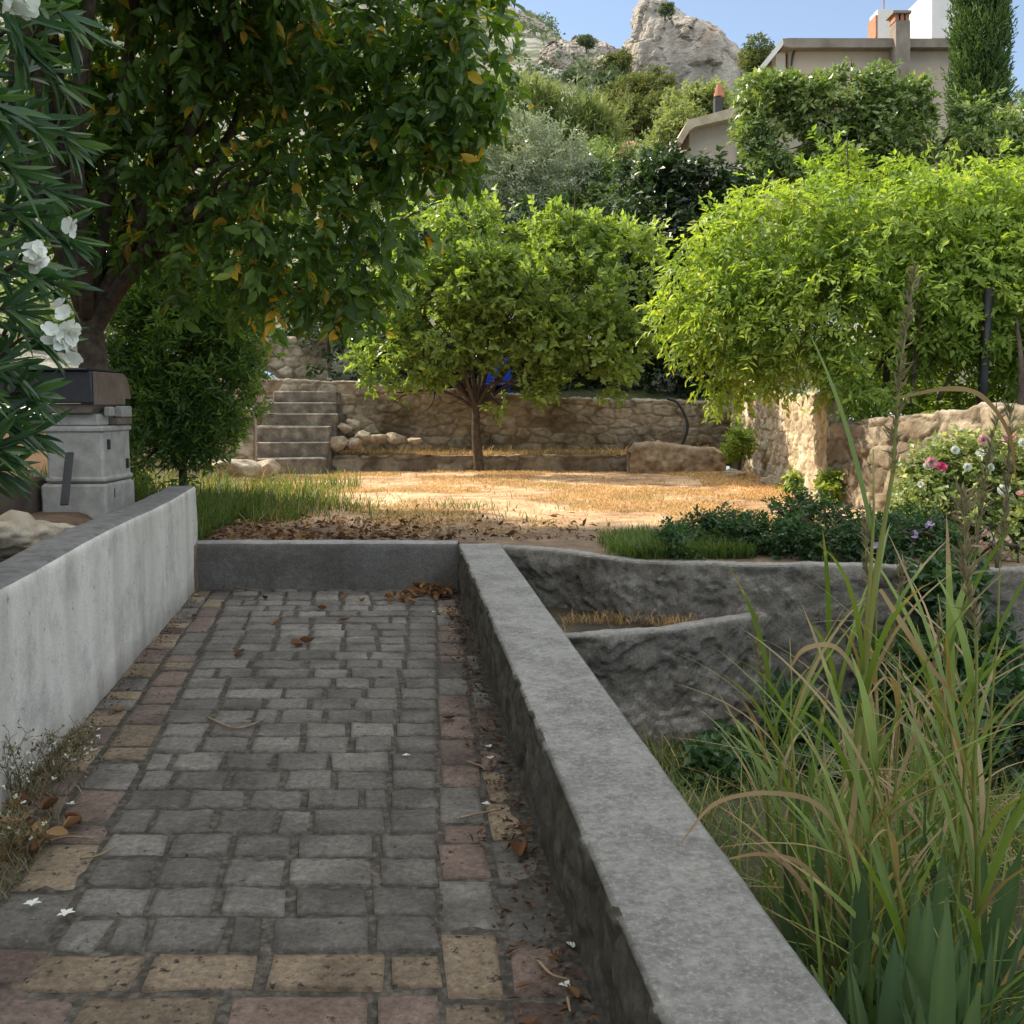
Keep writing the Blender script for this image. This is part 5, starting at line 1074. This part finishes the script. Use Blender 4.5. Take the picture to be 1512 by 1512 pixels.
protos = [make_reed(710 + k, lab, Hh, le, az, nl, sd, dr) for k, (Hh, le, az, nl, sd, dr) in enumerate([(1.25, .10, 2.6, 11, False, .25), (1.0, .16, 1.2, 10, False, .2), (1.45, .06, .2, 11, True, .35), (.85, .22, 2.9, 9, False, .3), (1.1, .12, -.6, 10, False, .5)])]
spots = [(1190, 3.5), (1235, 3.1), (1300, 3.5), (1350, 2.8), (1400, 3.6), (1440, 2.9), (1480, 3.6), (1330, 4.2), (1220, 4.2), (1410, 4.5), (1280, 4.6), (1500, 4.3), (1160, 4.0), (1380, 5.2), (1460, 5.4), (1310, 2.5), (1420, 2.4), (1500, 2.6), (1250, 3.7), (1340, 3.3), (1465, 3.2), (1210, 3.2), (1370, 3.9)]
r = rng(720)
for i, (px, Y) in enumerate(spots):
    pr = protos[i % 5]; x = (px - 756) / F_PX * Y; loc = (x, Y, pitz(x, Y) - .02); sc = r.uniform(.8, 1.15)
    if i < 5: pr.location = loc; pr.rotation_euler = (0, 0, r.uniform(-.6, .6)); pr.scale = (sc, sc, sc)
    else: copy_thing(pr, loc, r.uniform(0, 6.28), sc)
# fine stems around the reeds
n = 420; Y = r.uniform(2.3, 5.2, n); px = r.normal(1340, 110, n); X = (px - 756) / F_PX * Y; k = X > xP(Y) + .5; X, Y = X[k], Y[k]; n = len(X)
P = np.stack([X, Y, -.1 - .167 * np.clip(Y - 2, 0, 5)], 1)
tag(blades('reed_grass', r, P, r.uniform(.3, .95, n), r.uniform(.005, .012, n), r.uniform(0, .35, n), r.uniform(.1, 1.1, n), M['g_reed'], seg=8), 'thicket of thin reed grass filling the plot between the tall stems', 'grass', kind='stuff')

# irises
def make_iris(seed):
    r = rng(seed); t = thing('iris', 'blue green iris fan of sword leaves at the lower right corner', 'iris', (0, 0, 0), 'irises beside the parapet'); n = 7
    az = r.uniform(0, 3.14)
    for k in range(n):
        o = (k - (n - 1) / 2) / n; L = r.uniform(.42, .66) * (1 - abs(o) * .5); a = az if o >= 0 else az + math.pi
        tt = np.linspace(0, 1, 9); v0 = r.uniform(.0, .6); v = np.repeat(np.where(tt > r.uniform(.92, 1.12), .97, v0 + .2 * tt), 2)
        wd = r.uniform(.045, .068); c = np.stack([np.cos(a) * abs(o) * L * (1.1 * tt + .3 * tt ** 2) + .02 * o, np.sin(a) * abs(o) * L * (1.1 * tt + .3 * tt ** 2), L * tt - L * .12 * abs(o) * tt ** 2], 1)
        s = np.array([math.cos(az), math.sin(az), 0]) * .8 + np.array([-math.sin(az), math.cos(az), 0]) * .5; w_ = wd * np.interp(tt, [0, .5, .8, 1], [.8, 1, .8, .04]) / 2
        mid = c + np.array([-math.sin(az), math.cos(az), 0]) * .006
        V = np.stack([c - s * w_[:, None], mid, c + s * w_[:, None]], 1).reshape(-1, 3); F = [(3 * i + j, 3 * i + j + 1, 3 * i + j + 4, 3 * i + j + 3) for i in range(8) for j in (0, 1)]
        mk('leaf', V, F, M['g_iris'], t, attrs={'v': np.clip(np.repeat(v[::2], 3) + np.tile([-.12, .14, -.02], 9) * (np.repeat(v[::2], 3) < .9) + .08 * fbm(V * [60, 60, 8], 2) * (np.repeat(v[::2], 3) < .9), 0, 1)}, local=True, smooth=True)
    return t
ip = [make_iris(740 + k) for k in range(4)]; r = rng(750)
for i, (px, Y) in enumerate([(1260, 2.2), (1330, 2.15), (1400, 2.25), (1470, 2.1), (1240, 2.45), (1300, 2.45), (1380, 2.35), (1450, 2.2), (1500, 2.5), (1340, 2.75), (1420, 2.7), (1480, 2.9), (1270, 2.85), (1390, 3.05), (1230, 3.05), (1190, 3.35), (1500, 2.05), (1350, 2.1), (1430, 1.95)]):
    x = (px - 756) / F_PX * Y; loc = (x, Y, pitz(x, Y) - .02)
    if i < 4: ip[i].location = loc
    else: copy_thing(ip[i % 4], loc, r.uniform(0, 6.28), r.uniform(.8, 1.15))

# ------------------------------------------------------------------ small things on the path
def make_dead_leaf(seed, label, group, L):
    q = rng(seed); nu, nv = 9, 5; u = np.linspace(0, 1, nu); V = []
    cu, cv = q.uniform(.2, 1.1), q.uniform(.3, 1.5)
    for a in u:
        w_ = .32 * L * math.sin(math.pi * min(.98, a * .92 + .05)) ** .8
        for b in np.linspace(-1, 1, nv): V.append((b * w_, (a - .5) * L, .004 + L * cu * (a - .5) ** 2 + L * cv * .35 * b * b * math.sin(math.pi * a) + .006 * q.normal() * L * 3))
    o = mk('fallen_leaf', np.array(V), grid_faces(nu, nv), M['litter'], None, attrs={'v': np.full(nu * nv, q.uniform(.25, .95))}, smooth=True, local=True); tag(o, label, 'leaf', group); return o
singles = [(268, 888, 'dark curled leaf in the corner at the foot of the white wall end'), (287, 912, 'brown leaf on the border bricks just below the corner leaf'), (391, 886, 'upright reddish leaf near the kerb left of the path centre'), (437, 955, 'orange leaf lying in the middle of the path'), (453, 951, 'curled orange leaf touching the one in mid path'), (354, 966, 'small orange leaf on the left of the grey paving'), (407, 922, 'tiny tan leaf between the kerb and mid path'), (475, 901, 'dark leaf sliver below the kerb centre'), (509, 884, 'brown leaf left of the leaf heap under the kerb'), (534, 890, 'flat tan leaf left of the leaf heap under the kerb'), (509, 918, 'dark tiny leaf right of the path centre'), (665, 912, 'large brown leaf at the foot of the parapet near the corner'), (676, 934, 'dark leaf along the parapet foot below the large brown one'), (682, 948, 'yellowish leaf along the parapet foot'), (663, 1064, 'reddish leaf on the right border bricks'), (772, 1265, 'golden brown leaf lying alone by the parapet foot'), (332, 868, 'orange leaf at the kerb near the white wall'), (212, 945, 'brown leaf against the white wall foot'), (175, 1050, 'yellowed leaf on the left border bricks')]
for i, (px, py, l) in enumerate(singles):
    o = make_dead_leaf(800 + i, l, 'fallen leaves on the path', .105 if i in (3, 4, 11, 15) else .08); p = gp(px, py, .0); q = rng(830 + i); o.location = (p[0], p[1], .006); o.rotation_euler = (q.normal(0, .2), q.normal(0, .2), q.uniform(0, 6.28))
lp = [make_dead_leaf(860 + k, 'brown curled leaf in the heap where the kerb meets the parapet', 'leaves heaped in the kerb corner', .085) for k in range(6)]
r = rng(870)
for i in range(64):
    px = 664 - abs(r.normal(0, 42)); py = 884 - abs(r.normal(0, 7)) + (8 if px < 610 else 0); p = gp(px, py, 0); loc = (min(p[0], xP(p[1]) - .06), min(p[1], YK - .06), .008 + .03 * r.random()); rot = (r.normal(0, .5), r.normal(0, .5), r.uniform(0, 6.28))
    o = lp[i] if i < 6 else lp[i % 6].copy()
    if i >= 6: COL.objects.link(o)
    o.location = loc; o.rotation_euler = rot
lp2 = [make_dead_leaf(880 + k, 'reddish dead leaf among the weeds at the foot of the white wall', 'dead leaves among the weeds', .075) for k in range(4)]
for i in range(22):
    p = gp(35 + r.normal(0, 38), 1245 + r.normal(0, 22), 0); o = lp2[i] if i < 4 else lp2[i % 4].copy()
    if i >= 4: COL.objects.link(o)
    o.location = (max(p[0], xL(p[1]) + .05), p[1], .01 + .03 * r.random()); o.rotation_euler = (r.normal(0, .5), r.normal(0, .5), r.uniform(0, 6.28))
for i, (px, py, l) in enumerate([(48, 1333, 'white fallen oleander flower at the bottom left of the path'), (97, 1348, 'creamy fallen flower just right of the white one')]):
    p = gp(px, py, .02); q = rng(890 + i); aa = np.arange(5) * 1.2566 + q.normal(0, .15, 5); o = leaf_mesh('fallen_flower', np.zeros((5, 3)) + [0, 0, .008], np.stack([np.cos(aa), np.sin(aa), .25 + .2 * q.random(5)], 1), np.array([[0, 0, 1.]] * 5), .03, .019, T_LEAF, q.random(5), M['white_petal']); o.location = (p[0], p[1], .008); tag(o, l, 'flower')
pet = None
for i, (px, py) in enumerate([(230, 940), (718, 1190), (724, 1122), (800, 1230), (835, 1459), (786, 1185), (600, 1118), (722, 1105), (640, 905), (575, 878), (845, 1400), (290, 880), (145, 1080), (138, 1110), (105, 1190)]):
    p = gp(px, py, 0)
    if pet is None:
        pet = leaf_mesh('fallen_petal', np.zeros((3, 3)), np.array([(1., .2, .25), (-.5, .8, .3), (-.3, -.9, .3)]), np.array([[0, 0, 1.]] * 3), .022, .018, T_KITE, np.array([.2, .5, .9]), M['white_petal']); o = pet; tag(pet, 'tiny white petal fallen on the paving', 'petal', 'fallen petals on the path')
    else: o = pet.copy(); COL.objects.link(o)
    o.location = (p[0], p[1], .008); o.rotation_euler = (0, 0, i * 1.3)
for i, (pts_, l) in enumerate([([(340, 868), (365, 871), (388, 874)], 'straw coloured stick under the kerb at the left'), ([(305, 1062), (345, 1078), (375, 1072), (392, 1062)], 'thin pale curved twig on the grey paving'), ([(680, 1212), (705, 1206), (736, 1200)], 'straight dry twig across the right border bricks'), ([(118, 1272), (145, 1268), (170, 1255)], 'forked dry stem beside the weeds'), ([(795, 1425), (815, 1445), (840, 1452)], 'bent twig near the parapet at the bottom'), ([(700, 1010), (708, 1018)], 'short splinter by the parapet foot'), ([(690, 1128), (708, 1134), (716, 1140)], 'little twig beside the fallen petals on the right'), ([(838, 1480), (842, 1500)], 'short twig at the lower edge by the parapet'), ([(60, 1250), (100, 1240), (138, 1243)], 'long dry stalk lying out of the weeds')]):
    pts3 = [gp(x, y, 0) + [0, 0, .012] for x, y in pts_]; c = curve(pts3, 6); mb = MB(); mb.add(*tube(c, np.linspace(.0055, .003, len(c)), 5)); tag(mb.build('twig', M['twig'], smooth=True), l, 'twig')
r = rng(906); n = 1500; Y = r.uniform(1.9, 8.7, n); X = xP(Y) - np.abs(r.normal(0, .09, n)) - .005; P = np.stack([X, Y, r.uniform(-.006, .012, n)], 1); L = r.uniform(.008, .045, n) * np.where(r.random(n) < .1, 1.6, .8)
tag(leaf_mesh('debris', P, r.normal(size=(n, 3)) * [1, 1, .3], np.array([0, 0, 1.]) + r.normal(0, .5, (n, 3)), L, L * r.uniform(.1, .6, n), T_KITE, r.random(n) ** 1.6 * .8, M['litter']), 'crumbs of dead leaf and bark along the foot of the parapet', 'debris', kind='stuff')
n = 900; Y = r.uniform(1.9, 8.7, n); X = xL(Y) + .02 + np.abs(r.normal(0, .05, n)); P = np.stack([X, Y, r.uniform(-.006, .010, n)], 1); L = r.uniform(.006, .03, n)
tag(leaf_mesh('debris', P, r.normal(size=(n, 3)) * [1, 1, .3], np.array([0, 0, 1.]) + r.normal(0, .5, (n, 3)), L, L * r.uniform(.1, .6, n), T_KITE, r.random(n) * .8, M['litter']), 'crumbs of dead leaf along the foot of the white wall', 'debris', kind='stuff')
# weeds along the white wall
def weed(seed, px, py, H, label, n):
    r = rng(seed); b = gp(px, py, 0); b[0] = max(b[0], xL(b[1]) + .04); t = thing('dry_weed', label, 'weed', tuple(b)); mb = MB(); P = []; 
    for k in range(n):
        d = unit(np.append(r.normal(.15, .45, 2), 1.0)); h = H * r.uniform(.5, 1.1); m = b + d * h * .5 + r.normal(0, .015, 3); e = b + d * h + np.append(r.normal(0, .03, 2), 0)
        c = curve([b + np.append(r.normal(0, .03, 2), 0), m, e], 5); mb.add(*tube(c, np.linspace(.0028, .0012, len(c)), 4), v=r.uniform(.3, .9))
        for j in range(5):
            s = c[r.integers(4, len(c))]; e2 = s + unit(r.normal(size=3) + [0, 0, .8]) * r.uniform(.03, .08); mb.add(*tube([s, (s + e2) / 2 + r.normal(0, .004, 3), e2], .0012, 4), v=r.uniform(.4, 1)); P.append(e2); P.append((s + e2) / 2)
    mb.build('stems', M['weed'], t, smooth=True); P = np.array(P)
    leaf_mesh('leaves', P, r.normal(size=P.shape), sph(r, len(P)), r.uniform(.014, .03, len(P)), .012, T_KITE, r.random(len(P)), M['weed'], t)
    k = r.choice(len(P), max(3, len(P) // 12)); blossom_pts = P[k]; q = len(k)
    leaf_mesh('blossom', np.repeat(blossom_pts, 4, 0), r.normal(size=(q * 4, 3)), sph(r, q * 4), .014, .012, T_KITE, r.random(q * 4), M['white_petal'], t)
    return t
weed(900, 20, 1190, .34, 'wiry dry weed with tiny white florets against the white wall', 16)
weed(901, 85, 1150, .22, 'smaller straw coloured weed further along the white wall', 11)
weed(902, 20, 1270, .20, 'tangled weed at the left edge of the frame', 12)
weed(903, 110, 1120, .14, 'little dry weed sprouting from the wall foot', 8)
r = rng(905); n = 1100; py = r.uniform(1080, 1330, n); P = np.array([gp(40 + r.normal(0, 45), y, 0) for y in py]); P[:, 0] = np.maximum(P[:, 0], xL(P[:, 1]) + .01); k = P[:, 0] < xL(P[:, 1]) + .26; P = P[k]; n = len(P)
tag(blades('weed_tufts', r, P, r.uniform(.02, .08, n), r.uniform(.003, .006, n), r.uniform(0, .8, n), r.uniform(.2, 1, n), M['weed'], seg=2), 'straggling low weeds and straw along the foot of the white wall', 'weeds', kind='stuff')
